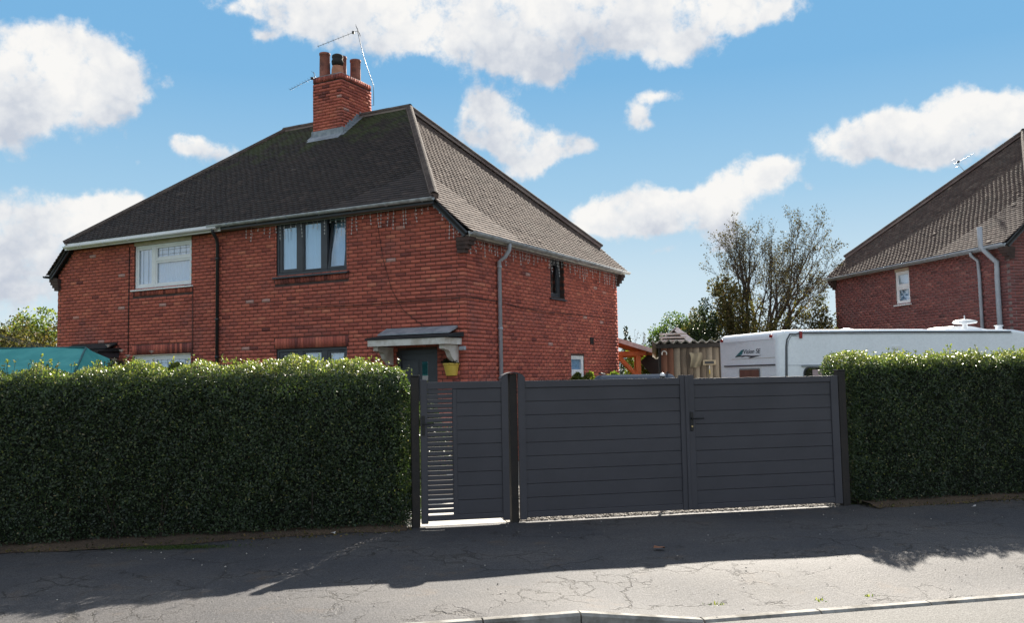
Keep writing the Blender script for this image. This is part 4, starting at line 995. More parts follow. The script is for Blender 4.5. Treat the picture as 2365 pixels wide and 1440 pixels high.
# hanging light strings along the eaves
il = tag(empty('icicle_lights', QF, -YAW), 'strings of pale icicle lights hanging under the eaves of the brick house', 'lights')
M_LEDW = mat('clear light string', (.62, .60, .60), .4, var=.1)
def icicles(nm, pts, seed, dens=9.0):
    r = random.Random(seed); b = MB(); P = [Vector(p) for p in pts]; b.tube(P, .005, 4)
    for p, q in zip(P, P[1:]):
        L = (q-p).length; n = max(1, int(L*dens))
        for i in range(n):
            c = p.lerp(q, (i+r.random()*.6)/n); l = r.choice((.10, .16, .22, .30, .36))*r.uniform(.8, 1.1); e = c+Vector((r.gauss(0, .018), r.gauss(0, .012), -l)); mid_ = c.lerp(e, .5)+Vector((r.gauss(0, .02), r.gauss(0, .008), 0))
            b.tube([c, mid_, e], .0035, 3, False)
            for k in range(int(l/.07)):
                w = c.lerp(e, (k+1)*.07/l); b.box(w.x-.008, w.x+.008, w.y-.008, w.y+.008, w.z-.018, w.z+.004)
    b.build(nm, M_LEDW, il, fix=False)
icicles('light_string', [(XC-.05, -.06, EZ-.12), (-2.6, -.05, EZ-.15), (-4.6, -.05, EZ-.15), (-5.4, -.06, EZ-.12)], 1, 7)
icicles('light_string', [(XC+.0, -.10, EZ-.17), (XC+.35, -.10, EZ-.5), (SX-.15, -.10, SZ-.06)], 2, 8)
icicles('light_string', [(.10, .05, SZ-.11), (.10, 2.5, SZ-.12), (.10, 5.0, SZ-.11), (.10, 7.6, SZ-.12)], 3, 8)
# satellite dish on the hidden end wall
sd = tag(empty('satellite_dish', hw(-HW-.02, .55, 3.42)), 'grey satellite dish on the far end wall of the brick house', 'satellite dish')
fx = dl((-.45, .80, .30)).normalized(); c0 = dl((-.27, 0, .10))
MB().lathe([(.0, .0), (.12, .012), (.22, .04), (.33, .09), (.335, .095), (.325, .098), (.21, .05), (.0, .012)], c0, 22, fx).build('dish', mat('grey perforated steel', (.22, .24, .28), .5), sd)
MB().tube([(0, 0, 0), dl((-.16, 0, 0)), c0], .02, 6).build('bracket', M_BLACK, sd)
MB().tube([c0-fx.cross(Vector((1, 0, 0))).normalized()*.3, c0+fx*.4], .012, 5).build('feed_arm', M_BLACK, sd)
# yellow wall planter by the door
q = on_wall(T1, WF, 1037, 853, .12); yp = tag(empty('wall_planter', T1 @ fp(WF, q[0], .02, q[1]-.12), -YAW), 'yellow half-round planter fixed to the brick wall by the front door', 'planter')
pr = [(-.12, 0), (.12, 0), (.165, .20), (.165, .225), (-.165, .225), (-.165, .20)]
b = MB(); n = 10; vs = []; fs = []
for zz, wr, dr in ((0, .11, .10), (.19, .15, .16), (.2, .165, .175), (.225, .165, .175), (.225, .145, .155), (.17, .14, .15)):
    for k in range(n+1):
        a_ = math.pi*k/n; vs.append((math.cos(a_)*wr, -math.sin(a_)*dr, zz))
m_ = n+1
for i in range(5):
    for k in range(n): fs.append((i*m_+k, i*m_+k+1, (i+1)*m_+k+1, (i+1)*m_+k))
fs.append(tuple(range(n, -1, -1))); fs += [(i*m_, (i+1)*m_, (i+1)*m_+n, i*m_+n) for i in range(3)]
b.add(vs, fs); b.build('bowl', M_YELLOW, yp)
M_DKLEAF = leaf_mat('dark plant leaf', [(0, (.010, .012, .008)), (.6, (.03, .03, .018)), (1, (.06, .07, .03))])
P = np.stack([rng.uniform(-.14, .14, 260), rng.uniform(-.13, -.02, 260), rng.uniform(.19, .27, 260)], 1)
leaves('plant', P, np.tile((0, -.2, .7), (260, 1)), rng.uniform(.03, .07, 260), M_DKLEAF, yp, 8)
# small floodlight on the canopy end
fl_ = tag(empty('floodlight', T1 @ fp(WF, U(.04), .03, 2.18), -YAW), 'small grey security light under the canopy end', 'light')
MB().tube([(0, .04, 0), (.03, -.06, .02)], .012, 6).build('arm', M_PIPE, fl_); MB().bbox(.0, .12, -.12, -.05, -.02, .05, .008).build('head', M_PIPE, fl_)
# ------------------------------------------------------------------ neighbouring house
H2A = R(11.6); H2P = (11.70+11.655*math.cos(H2A)-.2*math.sin(H2A), 21.27+11.655*math.sin(H2A)+.2*math.cos(H2A), .33)
H2 = tag(empty('brick_house', H2P, H2A), 'plum red brick house with pale mortar and grey pipes behind the caravan', 'house')
T2 = Matrix.Translation(H2P) @ Matrix.Rotation(H2A, 4, 'Z')
wq = [on_wall(T2, WL, *p) for p in ((2067, 630), (2103, 699))]
wa0, wa1, wz0, wz1 = wq[0][0], wq[1][0], wq[1][1], wq[0][1]
ops2 = {'left': [(wa0, wa1, wz0, SZ-.12)], 'front': [(1.2, 3.0, 3.82, 4.925), (1.2, 3.0, 1.12, 2.31)]}
AX = -4.0; KS = (RZ-SZ)/(SX-AX); XC = SX-(EZ-SZ)/KS          # this roof's ends are a little flatter
build_walls(H2, T2, ops2, M_BRICK2, M_MORTAR2, 200, {}, 15)
build_roof(H2, T2, [M_TILE, M_TILE_S, M_TILE, M_TILE_S], 200, 16)
zm = wz0+(wz1-wz0)*.52
window(H2, WL, wa0, wa1, wz0, wz1, M_WHITE, [('mull', wa0+.055, wa1-.055, zm-.03, zm+.03),
    ('sash', wa0+.04, wa1-.04, zm+.03, wz1-.04, dict(bw=.05, curtain=(8, M_CURT), depth=.12)), ('sash', wa0+.04, wa1-.04, wz0+.04, zm-.03, dict(bw=.05, curtain=(8, M_CURT), depth=.12))], rec=.02, sill=.06, head=SZ-.12)
for z0, z1 in ((3.82, 4.925), (1.12, 2.31)):
    window(H2, WF, 1.2, 3.0, z0, z1, M_WHITE, [('mull', 2.07, 2.13, z0+.055, z1-.055), ('sash', 1.25, 2.07, z0+.05, z1-.05, dict(curtain=(50, M_CURT))), ('sash', 2.13, 2.95, z0+.05, z1-.05, dict(curtain=(50, M_CURT)))], rec=.03, sill=.06)
fascia(H2, (-HW-SX+.012, -.10, SZ-.065), (-HW-SX+.012, HD+.10, SZ-.065), M_PIPE, .10)
gutter(H2, (-HW-SX-.058, -.16, SZ-.028), (-HW-SX-.058, HD+.20, SZ-.034), M_PIPE, .062)
fascia(H2, (XC, EY-.012, EZ-.075), (-HW-XC, EY-.012, EZ-.075), M_WHITE, .13)
gutter(H2, (XC, EY-.085, EZ-.035), (-HW-XC, EY-.085, EZ-.030), M_PIPE, .060)
def H2pipe(nm, pxs, r):
    pts = []
    for px, py, off in pxs:
        q = on_wall(T2, WL, px, py, off); pts.append(fp(WL, q[0], off, q[1]))
    last = pts[-1].copy(); last.z = .05; pts[-1] = Vector((pts[-2].x, pts[-2].y, .05))
    o = MB().tube(pts, r, 10).build(nm, M_PIPE, H2)
H2pipe('downpipe', [(2241, 582, .24), (2242, 590, .22), (2258, 603, .06), (2262, 640, .06), (2266, 740, .06)], .042)
H2pipe('soil_pipe', [(2262, 525, .33), (2265, 572, .33), (2302, 606, .08), (2303, 640, .08), (2310, 745, .08)], .062)
q = at(2212, 378, 27.2)
aerial('roof_aerial', 'small pale aerial fixed to the roof of the house behind the caravan', q, [(.55, .3, -.42), (0, 0, 0)], ((-.05, 0, .02), (.55, .1, .32)), 5, .10, mat('pale aerial rod', (.6, .62, .66), .4, metal=.3))

# ------------------------------------------------------------------ caravan
CP, CA = (4.98, 17.0, 0.0), R(17.0)
T3 = Matrix.Translation(CP) @ Matrix.Rotation(CA, 4, 'Z')
CV = tag(empty('caravan', CP, CA), 'white touring caravan with dark curved rail and tinted windows beyond the gates', 'caravan')
M_CVW = mat('white caravan shell', (.90, .94, .99), .32, var=.05, scale=1.5, spec=.5)
M_CVG = mat('warm grey moulded recess', (.50, .47, .43), .4, col2=(.62, .59, .54), scale=3)
M_RED = mat('red lens', (.33, .012, .012), .25)
CW, CLN, CH = 2.2, 7.3, 2.455
def ring(x, y0, y1, z0, z1, r, n=5):
    pts = []
    for cy, cz, a0 in ((y1-r, z1-r, 0), (y0+r, z1-r, 90), (y0+.06, z0+.06, 180), (y1-.06, z0+.06, 270)):
        rr = r if a0 < 180 else .06
        for k in range(n+1):
            a = R(a0+90*k/n); pts.append((x, cy+rr*math.cos(a), cz+rr*math.sin(a)))
    return pts
secs = [(0, .10, CW-.10, .50, CH-.16, .05), (.012, .05, CW-.05, .47, CH-.09, .06), (.05, .015, CW-.015, .45, CH-.045, .07), (.12, 0, CW, .44, CH-.015, .075), (.3, 0, CW, .43, CH, .08),
        (2, 0, CW, .43, CH+.01, .08), (5.6, 0, CW, .43, CH, .08), (6.3, 0, CW, .43, CH-.10, .08), (6.9, .02, CW-.02, .46, CH-.5, .09), (7.2, .06, CW-.06, .52, CH-1.0, .1), (7.3, .12, CW-.12, .6, CH-1.2, .1)]
b = MB(); vs = []; fs = []; rs = [ring(*s) for s in secs]; n = len(rs[0])
for r_ in rs: vs += r_
for i in range(len(rs)-1):
    for j in range(n): fs.append((i*n+j, i*n+(j+1) % n, (i+1)*n+(j+1) % n, (i+1)*n+j))
b.add(vs, fs, True); b.add(rs[0], [tuple(range(n))]); b.add(rs[-1], [tuple(range(n))]); b.build('body', M_CVW, CV)
CFS = (Vector((0, 0, 0)), Vector((1, 0, 0)), Vector((0, -1, 0)), CLN); CFR = (Vector((0, CW, 0)), Vector((0, -1, 0)), Vector((-1, 0, 0)), CW)
cs = lambda x, y: on_wall(T3, CFS, x, y); cr_ = lambda x, y: on_wall(T3, CFR, x, y)
def patch(nm, F, pts, o0, o1, m, parent=None):
    n = len(pts); b = MB(); b.add([fp(F, a_, o, z) for o in (o0, o1) for a_, z in pts], [tuple(range(n)), tuple(range(2*n-1, n-1, -1))]+[(i, i+n, (i+1) % n+n, (i+1) % n) for i in range(n)]); return b.build(nm, m, parent or CV)
def rrect(a0, a1, z0, z1, r, n=4):
    p = []
    for ca, cz, s in ((a1-r, z1-r, 0), (a0+r, z1-r, 90), (a0+r, z0+r, 180), (a1-r, z0+r, 270)):
        for k in range(n+1): a = R(s+90*k/n); p.append((ca+r*math.cos(a), cz+r*math.sin(a)))
    return p
# dark awning rail sweeping up and along the roof
pts = [cs(1815, 880), cs(1815, 800), cs(1817, 785), cs(1824, 772), cs(1836, 761), cs(1850, 756)]
z1 = pts[-1][1]; pts[-1] = (pts[-1][0], CH-.055); pts[-2] = (pts[-2][0], min(pts[-2][1], CH-.085)); x0 = pts[0][0]
pts = [(x0, .6)]+pts+[(2.5, CH-.045), (5.5, CH-.05)]
MB().tube([fp(CFS, a_, .006, z) for a_, z in pts], .014, 6).build('awning_rail', M_ANTH, CV)
MB().tube([fp(CFS, a_+.03, .006, z-.03) for a_, z in pts[1:]], .008, 5).build('rail_trim', M_PIPE, CV)
def marker(F, c, w, h): return patch('marker_light', F, rrect(c[0]-w/2, c[0]+w/2, c[1]-h/2, c[1]+h/2, min(w, h)*.2), -.002, .022, M_RED)
marker(CFS, cs(1848.5, 774), .06, .13)
c = cr_(1789, 757); marker(CFR, (CW-.22, CH-.085-.02), .07, .055); marker(CFR, (.16, CH-.12), .07, .055)
# side window with its hinge rail, blind
wz = cs(1870, 851)[1]; wx = cs(1858, 860)[0]
sw_ = patch('window', CFS, rrect(wx, wx+1.25, 1.15, wz, .10), -.004, .022, M_DARKGLASS)
patch('window_seal', CFS, rrect(wx-.025, wx+1.275, 1.125, wz+.02, .11), -.004, .010, M_ANTH, sw_)
patch('blind', CFS, [(wx+.16, 1.2), (wx+.40, 1.2), (wx+.40, wz-.03), (wx+.16, wz-.03)], .0225, .0235, mat('pinkish pleated blind', (.48, .36, .37), .8), sw_)
patch('hinge_rail', CFS, [(wx-.06, wz+.03), (wx+1.32, wz+.03), (wx+1.32, wz+.065), (wx-.06, wz+.065)], -.002, .03, M_LEAD, sw_)
patch('window', CFS, rrect(wx+1.9, wx+2.9, 1.15, wz, .10), -.004, .022, M_DARKGLASS)
c = cs(2070, 803); patch('side_vent', CFS, rrect(c[0]-.11, c[0]+.11, c[1]-.035, c[1]+.03, .02), -.002, .014, M_WHITE)
c = cs(1830, 845); patch('waist_seam', CFS, [(x0+.03, c[1]), (wx-.03, c[1]), (wx-.03, c[1]+.008), (x0+.03, c[1]+.008)], -.002, .004, M_PIPE)
# back end: moulded recess, seams, window, name and leaf emblem
def crp(px, py): c = cr_(px, py); return (c[0], c[1])
rec_ = [crp(1670, 777), crp(1700, 787), crp(1735, 788), crp(1770, 782), crp(1797, 767), crp(1705, 768)]
patch('back_recess', CFR, [(min(max(a_, .14), CW-.14), min(z, CH-.17)) for a_, z in rec_], -.004, .005, M_CVG)
hl = [crp(1670, 776), crp(1682, 774), crp(1700, 785), crp(1676, 784)]
patch('light_cluster', CFR, [(max(a_, .15), min(z, CH-.20)) for a_, z in hl], .004, .012, M_WHITE)
patch('light_cluster', CFR, [(a_, min(z, CH-.19)) for a_, z in (crp(1706, 769), crp(1715, 769), crp(1714, 788), crp(1709, 788))], .004, .012, M_WHITE)
s0, s1 = crp(1674, 847), crp(1791, 845); patch('back_rail', CFR, [(s0[0], s0[1]-.012), (s1[0], s0[1]-.012), (s1[0], s0[1]+.012), (s0[0], s0[1]+.012)], -.002, .02, M_ANTH)
s0, s1 = crp(1690, 831), crp(1790, 829); patch('pinstripe', CFR, [(s0[0], s0[1]-.006), (s1[0], s0[1]-.006), (s1[0], s0[1]+.006), (s0[0], s0[1]+.006)], -.001, .003, M_CVG)
w0, w1 = crp(1708, 852), crp(1757, 878)
bw_ = patch('window', CFR, rrect(w0[0], w1[0], 1.15, w0[1], .04), -.002, .016, M_DARKGLASS)
patch('blind', CFR, rrect(w0[0]+.03, w1[0]-.03, 1.18, w0[1]-.03, .03), .0165, .018, M_BROWN, bw_)
patch('window_surround', CFR, rrect(w0[0]-.06, w1[0]+.06, 1.10, w0[1]+.05, .04), -.002, .008, M_WHITE, bw_)
M_INK = mat('dark navy print', (.020, .028, .045), .4); M_TEAL = mat('teal print', (.03, .20, .22), .4)
tc = bpy.data.curves.new('lettering', 'FONT'); tc.body = 'Vision SE'; tc.shear = .22; tc.size = 1.0; tc.extrude = .004
to = bpy.data.objects.new('lettering', tc); COL.objects.link(to); bpy.context.view_layer.update()
me = bpy.data.meshes.new_from_object(to.evaluated_get(bpy.context.evaluated_depsgraph_get())); bpy.data.objects.remove(to)
xs = [v.co.x for v in me.vertices]; hgt = [v.co.y for v in me.vertices]
t0, t1, tb = crp(1718, 818), crp(1757, 819), crp(1740, 807)
kx = (t1[0]-t0[0])/(max(xs)-min(xs)); kz = (tb[1]-t0[1])*1.05/(max(hgt)-min(hgt))
for v in me.vertices: p = fp(CFR, t0[0]+(v.co.x-min(xs))*kx, .004+v.co.z*.4, t0[1]+v.co.y*kz); v.co = p
me.materials.clear(); me.materials.append(M_INK); lo = link(bpy.data.objects.new('lettering', me)); lo.parent = CV
patch('leaf_emblem', CFR, [crp(x, y) for x, y in ((1698, 826), (1703, 820), (1708, 815), (1712, 810), (1718, 808), (1716, 813), (1714, 819), (1709, 823), (1703, 825.5))], .001, .005, M_TEAL)
patch('leaf_emblem', CFR, [crp(x, y) for x, y in ((1698, 826.5), (1706, 822.5), (1722, 821.6), (1740, 822.2), (1760, 821), (1748, 824), (1738, 827), (1729, 828.5), (1735, 825.3), (1722, 823.6), (1712, 826.5), (1716, 823.6), (1706, 825))], .0055, .008, M_INK)
# roof fittings
def roofpt(px, y=1.0):
    n_ = T3.to_3x3() @ Vector((0, -1, 0)); F = (Vector((0, y, 0)), Vector((1, 0, 0)), Vector((0, -1, 0)), 1); return on_wall(T3, F, px, 745)[0]
x = roofpt(2228, .5); MB().lathe([(.08, CH-.01), (.055, CH+.03), (.05, CH+.13), (.10, CH+.135), (.22, CH+.15), (.245, CH+.175), (.22, CH+.20), (.12, CH+.225), (.03, CH+.235), (.012, CH+.24), (.010, CH+.32), (0, CH+.32)], (x, .5, 0), 24).build('aerial_dome', M_WHITE, CV, fix=False)
x = roofpt(1955, 1.0); MB().lathe([(.17, CH-.01), (.16, CH+.03), (.12, CH+.065), (.05, CH+.08), (0, CH+.082)], (x, 1.0, 0), 16).build('mushroom_vent', M_WHITE, CV, fix=False)
x = roofpt(2306, .4); MB().lathe([(.075, CH-.01), (.065, CH+.08), (.09, CH+.085), (.09, CH+.105), (0, CH+.11)], (x, .4, 0), 14).build('flue', M_WHITE, CV, fix=False)
x = roofpt(2200, 1.1); b = MB(); b.add([(x-.75, .7, CH), (x+.75, .7, CH), (x+.75, 1.5, CH), (x-.75, 1.5, CH), (x-.25, .8, CH+.11), (x+.2, .8, CH+.11), (x+.2, 1.4, CH+.11), (x-.25, 1.4, CH+.11)], [(4, 5, 6, 7), (0, 1, 5, 4), (1, 2, 6, 5), (2, 3, 7, 6), (3, 0, 4, 7)]); b.build('roof_light', M_WHITE, CV)
x = roofpt(2080, 1.1); b = MB(); b.bbox(x-.35, x+.35, .8, 1.4, CH-.01, CH+.055, .03); b.build('roof_light', M_WHITE, CV)
for xx in (2.9,):
    for yy, s in ((.16, -1), (CW-.16, 1)):
        w = MB().lathe([(.20, -.09), (.31, -.09), (.325, -.06), (.325, .06), (.31, .09), (.20, .09)], (xx, yy, .325), 24, (0, 1, 0)).build('wheel', M_BLACK, CV, fix=False)
        MB().lathe([(0, -.075), (.19, -.08), (.205, -.05), (.205, .05), (.19, .08), (0, .075)], (xx, yy, .325), 24, (0, 1, 0)).build('rim', M_WIRE, w, fix=False)
MB().bar((7.2, CW/2, .5), (8.4, CW/2, .45), .09, .09).build('drawbar', M_PIPE_D, CV); MB().tube([(8.3, CW/2, 0), (8.3, CW/2, .5)], .03, 8).build('jockey_post', M_PIPE_D, CV)
for xx in (.35, 6.6):
    for yy in (.2, CW-.2): MB().bar((xx, yy, 0), (xx+.1, yy, .45), .04, .04).build('steady_leg', M_PIPE_D, CV)

# ------------------------------------------------------------------ car on the drive, only its roof above the gates
CRP = fl(2.55, 3.2, 0); CRA = R(-9)
car = tag(empty('parked_car', CRP, CRA), 'dark blue grey car parked behind the drive gates, only its roof showing', 'car')
M_CARP = mat('dark blue grey car paint', (.050, .062, .085), .95, var=.05, spec=.0); M_RUB = mat('black rubber', (.018, .018, .018), .8)
def loft(secs, nm, m, par, closed=True):
    b = MB(); vs = []; fs = []; n = len(secs[0])
    for s in secs: vs += s
    for i in range(len(secs)-1):
        for j in range(n): fs.append((i*n+j, i*n+(j+1) % n, (i+1)*n+(j+1) % n, (i+1)*n+j))
    b.add(vs, fs, True); b.add(secs[0], [tuple(range(n))]); b.add(secs[-1], [tuple(range(n))]); return b.build(nm, m, par)
def crs(y, w, z0, z1, r=.10, n=3):
    p = []
    for cx_, cz, s in ((w-r, z1-r, 0), (-w+r, z1-r, 90), (-w+r, z0+r, 180), (w-r, z0+r, 270)):
        for k in range(n+1): a = R(s+90*k/n); p.append((cx_+r*math.cos(a), y, cz+r*math.sin(a)))
    return p
loft([crs(0, .78, .42, .88), crs(.08, .86, .30, 1.0), crs(.5, .89, .25, 1.06), crs(2.6, .90, .24, 1.04), crs(3.4, .88, .25, 1.0), crs(4.1, .84, .30, .86), crs(4.3, .74, .40, .74)], 'body', M_CARP, car)
cab = loft([crs(.12, .70, .95, 1.10), crs(.35, .68, .95, 1.50), crs(.55, .67, .95, 1.63), crs(1.2, .68, .95, 1.665), crs(2.0, .68, .95, 1.655), crs(2.5, .66, .95, 1.56), crs(3.35, .62, .95, 1.06)], 'cabin', M_CARP, car)
b = MB(); b.add([(-.56, .335, 1.46), (.56, .335, 1.46), (.62, .15, 1.10), (-.62, .15, 1.10)], [(0, 1, 2, 3)]); b.build('back_window', M_DARKGLASS, cab)
for s in (-1, 1):
    MB().add([(s*.70, .6, 1.1), (s*.70, 2.6, 1.1), (s*.685, 2.2, 1.5), (s*.685, .7, 1.5)], [(0, 1, 2, 3)]).build('side_window', M_DARKGLASS, cab)
    MB().bbox(s*.72-.10, s*.72+.10, -.02, .08, .78, 1.0, .02).build('tail_light', M_RED, car)
    MB().tube([(s*.55, .6, 1.69), (s*.55, 2.1, 1.685)], .014, 6).build('roof_rail', M_BLACK, car)
    for yy in (.75, 3.45):
        w = MB().lathe([(.2, -.1), (.31, -.1), (.33, -.07), (.33, .07), (.31, .1), (.2, .1)], (s*.80, yy, .33), 20, (1, 0, 0)).build('wheel', M_RUB, car, fix=False)
        MB().lathe([(0, -.085), (.2, -.09), (.205, .09), (0, .085)], (s*.80, yy, .33), 16, (1, 0, 0)).build('rim', M_WIRE, w, fix=False)
MB().bbox(-.26, .26, -.03, .0, .72, .83, .004).build('number_plate', M_YELLOW, car)
MB().bbox(-.84, .84, -.08, .1, .38, .58, .04).build('bumper', M_CARP, car)

# ------------------------------------------------------------------ sheds and timber shelter
M_BOARD = piece_mat('weathered shed board', [(0, (.10, .075, .055)), (.5, (.19, .15, .11)), (1, (.28, .23, .17))], bmp=.6, bscale=40)
M_BOARDB = piece_mat('red brown shed board', [(0, (.10, .045, .03)), (.5, (.17, .075, .045)), (1, (.24, .11, .06))], bmp=.6, bscale=40)
M_SHEET = mat('fibre cement roof sheet', (.50, .48, .44), .85, col2=(.30, .28, .25), scale=3, bmp=.4)
M_ORANGE = mat('orange stained timber', (.52, .20, .065), .55, col2=(.40, .14, .045), scale=5, bmp=.3, bscale=40)
SP = at(1522, 870, 21.6); SP[2] = 0
shed = tag(empty('timber_shed', SP, R(-9)), 'weathered timber shed with wavy sheet roof and tools hung on its boards', 'shed')
SL, SDp, SHt = 3.0, 2.4, 2.38
r_ = random.Random(4)
def board(par, a0, a1, z0, z1, m, y=0.0, t=.02):
    me_key = np_mesh('board', np.array([(a0, y-t-r_.uniform(0, .006), z0), (a1, y-t-r_.uniform(0, .006), z0), (a1, y, z0), (a0, y, z0), (a0, y-t, z1), (a1, y-t, z1), (a1, y, z1), (a0, y, z1)]), np.array([(0, 1, 5, 4), (1, 2, 6, 5), (3, 0, 4, 7), (4, 5, 6, 7), (0, 3, 2, 1), (2, 3, 7, 6)]), m, par, np.full(6, r_.random()))
x = .06
while x < SL: board(shed, x, min(SL, x+.145), .9 if x > .42 else .05, SHt-.03, M_BOARD if x > .33 else M_BOARDB); x += .15
x = .36
while x < SL: board(shed, x, min(SL, x+.145), .05, 1.46+.0*x, M_BOARDB, -.025); x += .15
b = MB(); b.box(.0, SL, .0, SDp, 0, SHt-.03); b.build('shed_body', M_POST, shed)
MB().bbox(-.04, SL+.04, -.06, -.005, SHt-.10, SHt-.0, .004).build('wall_plate', M_POST, shed)
b = MB(); vs = []; fs = []; n = 130
for i in range(n+1):
    x = -.15+(SL+.3)*i/n; w = .032*math.sin(x*2*math.pi/.195)
    for y, z in ((-.16, SHt+.03), (SDp+.15, SHt-.30)):
        vs += [(x, y, z+w+.03), (x, y, z+w+.018)]
for i in range(n):
    k = i*4; fs += [(k, k+4, k+6, k+2), (k+1, k+3, k+7, k+5), (k, k+1, k+5, k+4), (k+2, k+6, k+7, k+3)]
b.add(vs, fs, True); b.build('corrugated_roof', M_SHEET, shed, fix=False)
# things hung on the shed front
SFT = Matrix.Translation(SP) @ Matrix.Rotation(R(-9), 4, 'Z'); SFF = (Vector((0, 0, 0)), Vector((1, 0, 0)), Vector((0, -1, 0)), 1)
def on_shed(px, py):
    q = on_wall(SFT, SFF, px, py, .05); return SFT @ Vector((q[0], -.05, q[1]))
br = on_shed(1638, 838); brm = tag(empty('hanging_broom', br, R(-9)), 'wide-headed broom with yellow handle end hung on the timber shed', 'broom')
b = MB(); b.bbox(-.15, .15, -.04, -.02, -.06, .06, .006); b.bbox(-.11, .11, -.046, -.040, -.035, .035, .004); b.build('head', mat('pale wood', (.45, .36, .24), .7), brm)
MB().bbox(-.105, .105, -.050, -.0465, -.032, .032, .003).build('bristles', M_BLACK, brm)
MB().tube([(0, -.03, -.07), (0, -.03, -.17)], .013, 6).build('handle', M_WHITE_OLD, brm); MB().tube([(0, -.03, -.17), (0, -.03, -.27)], .014, 6).build('grip', M_YELLOW, brm)
sk = on_shed(1607, 830); sck = tag(empty('hanging_sack', sk, R(-9)), 'limp tan sack hung on the boards of the timber shed', 'sack')
b = MB(); vs = []; fs = []
for i in range(9):
    for j in range(8):
        u, v = i/8-.5, j/7; vs.append((u*(.30-.08*v)+.02*math.sin(v*5), -.03-.025*math.sin(u*11+v*3)-.02*math.sin(v*3), .14-.34*v-.05*abs(u)*math.cos(u*9)))
for i in range(8):
    for j in range(7): fs.append((i*8+j, (i+1)*8+j, (i+1)*8+j+1, i*8+j+1))
b.add(vs, fs, True); b.build('cloth', mat('tan sacking', (.30, .25, .17), .9, bmp=.4), sck, fix=False)
hs = on_shed(1534, 817); hso = tag(empty('horseshoe', hs, R(-9)), 'pale metal horseshoe nailed to the brown corner of the timber shed', 'horseshoe')
MB().tube([(.055*math.cos(a), -.03, .055*math.sin(a)) for a in np.linspace(-.7, math.pi+.7, 12)], .014, 6).build('shoe', M_WHITE_OLD, hso)
# small gabled shed further back
GP = at(1530, 870, 27.0); GP[2] = 0
gs = tag(empty('garden_shed', GP, R(-14)), 'small gabled shed with pale bargeboard beyond the wavy-roofed shed', 'shed')
MB().box(0, 1.1, 0, 1.6, 0, 2.35).build('shed_body', M_BOARD, gs)
b = MB(); b.prism([(-.08, 2.60), (.45, 3.02), (1.25, 2.33), (1.25, 2.37), (.45, 3.06), (-.08, 2.64)], -.1, 1.7); b.build('roof', M_SHEET, gs)
b = MB(); b.prism([(0, 2.35), (1.1, 2.35), (1.1, 2.45), (.45, 2.98), (0, 2.62)], 0, .05); b.build('gable', M_BOARD, gs)
b = MB(); b.bar((.45, -.12, 3.0), (1.28, -.12, 2.30), .03, .14); b.build('bargeboard', M_WHITE, gs)
for k in range(4): MB().bbox(-.05, .75, -.14, -.08, 2.52+k*.10, 2.58+k*.10, .01).build('slat', M_WHITE_OLD, gs)
# timber shelter behind the brick house
PP = at(1476, 870, 25.5); PP[2] = 0
pg = tag(empty('timber_shelter', PP, R(-6)), 'orange timber garden shelter with sloping roof beside the brick house', 'shelter')
for x, y in ((0, 0), (-2.4, 0), (0, 2.2), (-2.4, 2.2)): MB().bbox(x-.065, x+.065, y-.065, y+.065, 0, 2.20, .008).build('post', M_ORANGE, pg)
for y in (0, 2.2):
    MB().bbox(-2.6, .22, y-.06, y+.06, 2.20, 2.33, .008).build('beam', M_ORANGE, pg)
    MB().bar((-.55, y, 2.20), (-.02, y, 1.62), .09, .09).build('brace', M_ORANGE, pg)
for k in range(5): MB().bar((-2.6, .1+k*.5, 3.25), (.40, .1+k*.5, 2.26), .05, .11).build('rafter', M_ORANGE, pg)
MB().bar((-2.7, 1.1, 3.36), (.50, 1.1, 2.31), 2.9, .035).build('roof', mat('slate grey shelter roof', (.16, .19, .22), .6), pg)
MB().bar((-2.7, -.36, 3.34), (.50, -.36, 2.285), .03, .12).build('bargeboard', mat('grey white trim', (.5, .5, .5), .6), pg)
MB().bar((.25, .9, 2.2), (1.1, .9, 1.25), .05, .5).build('side_screen', M_POST, pg)

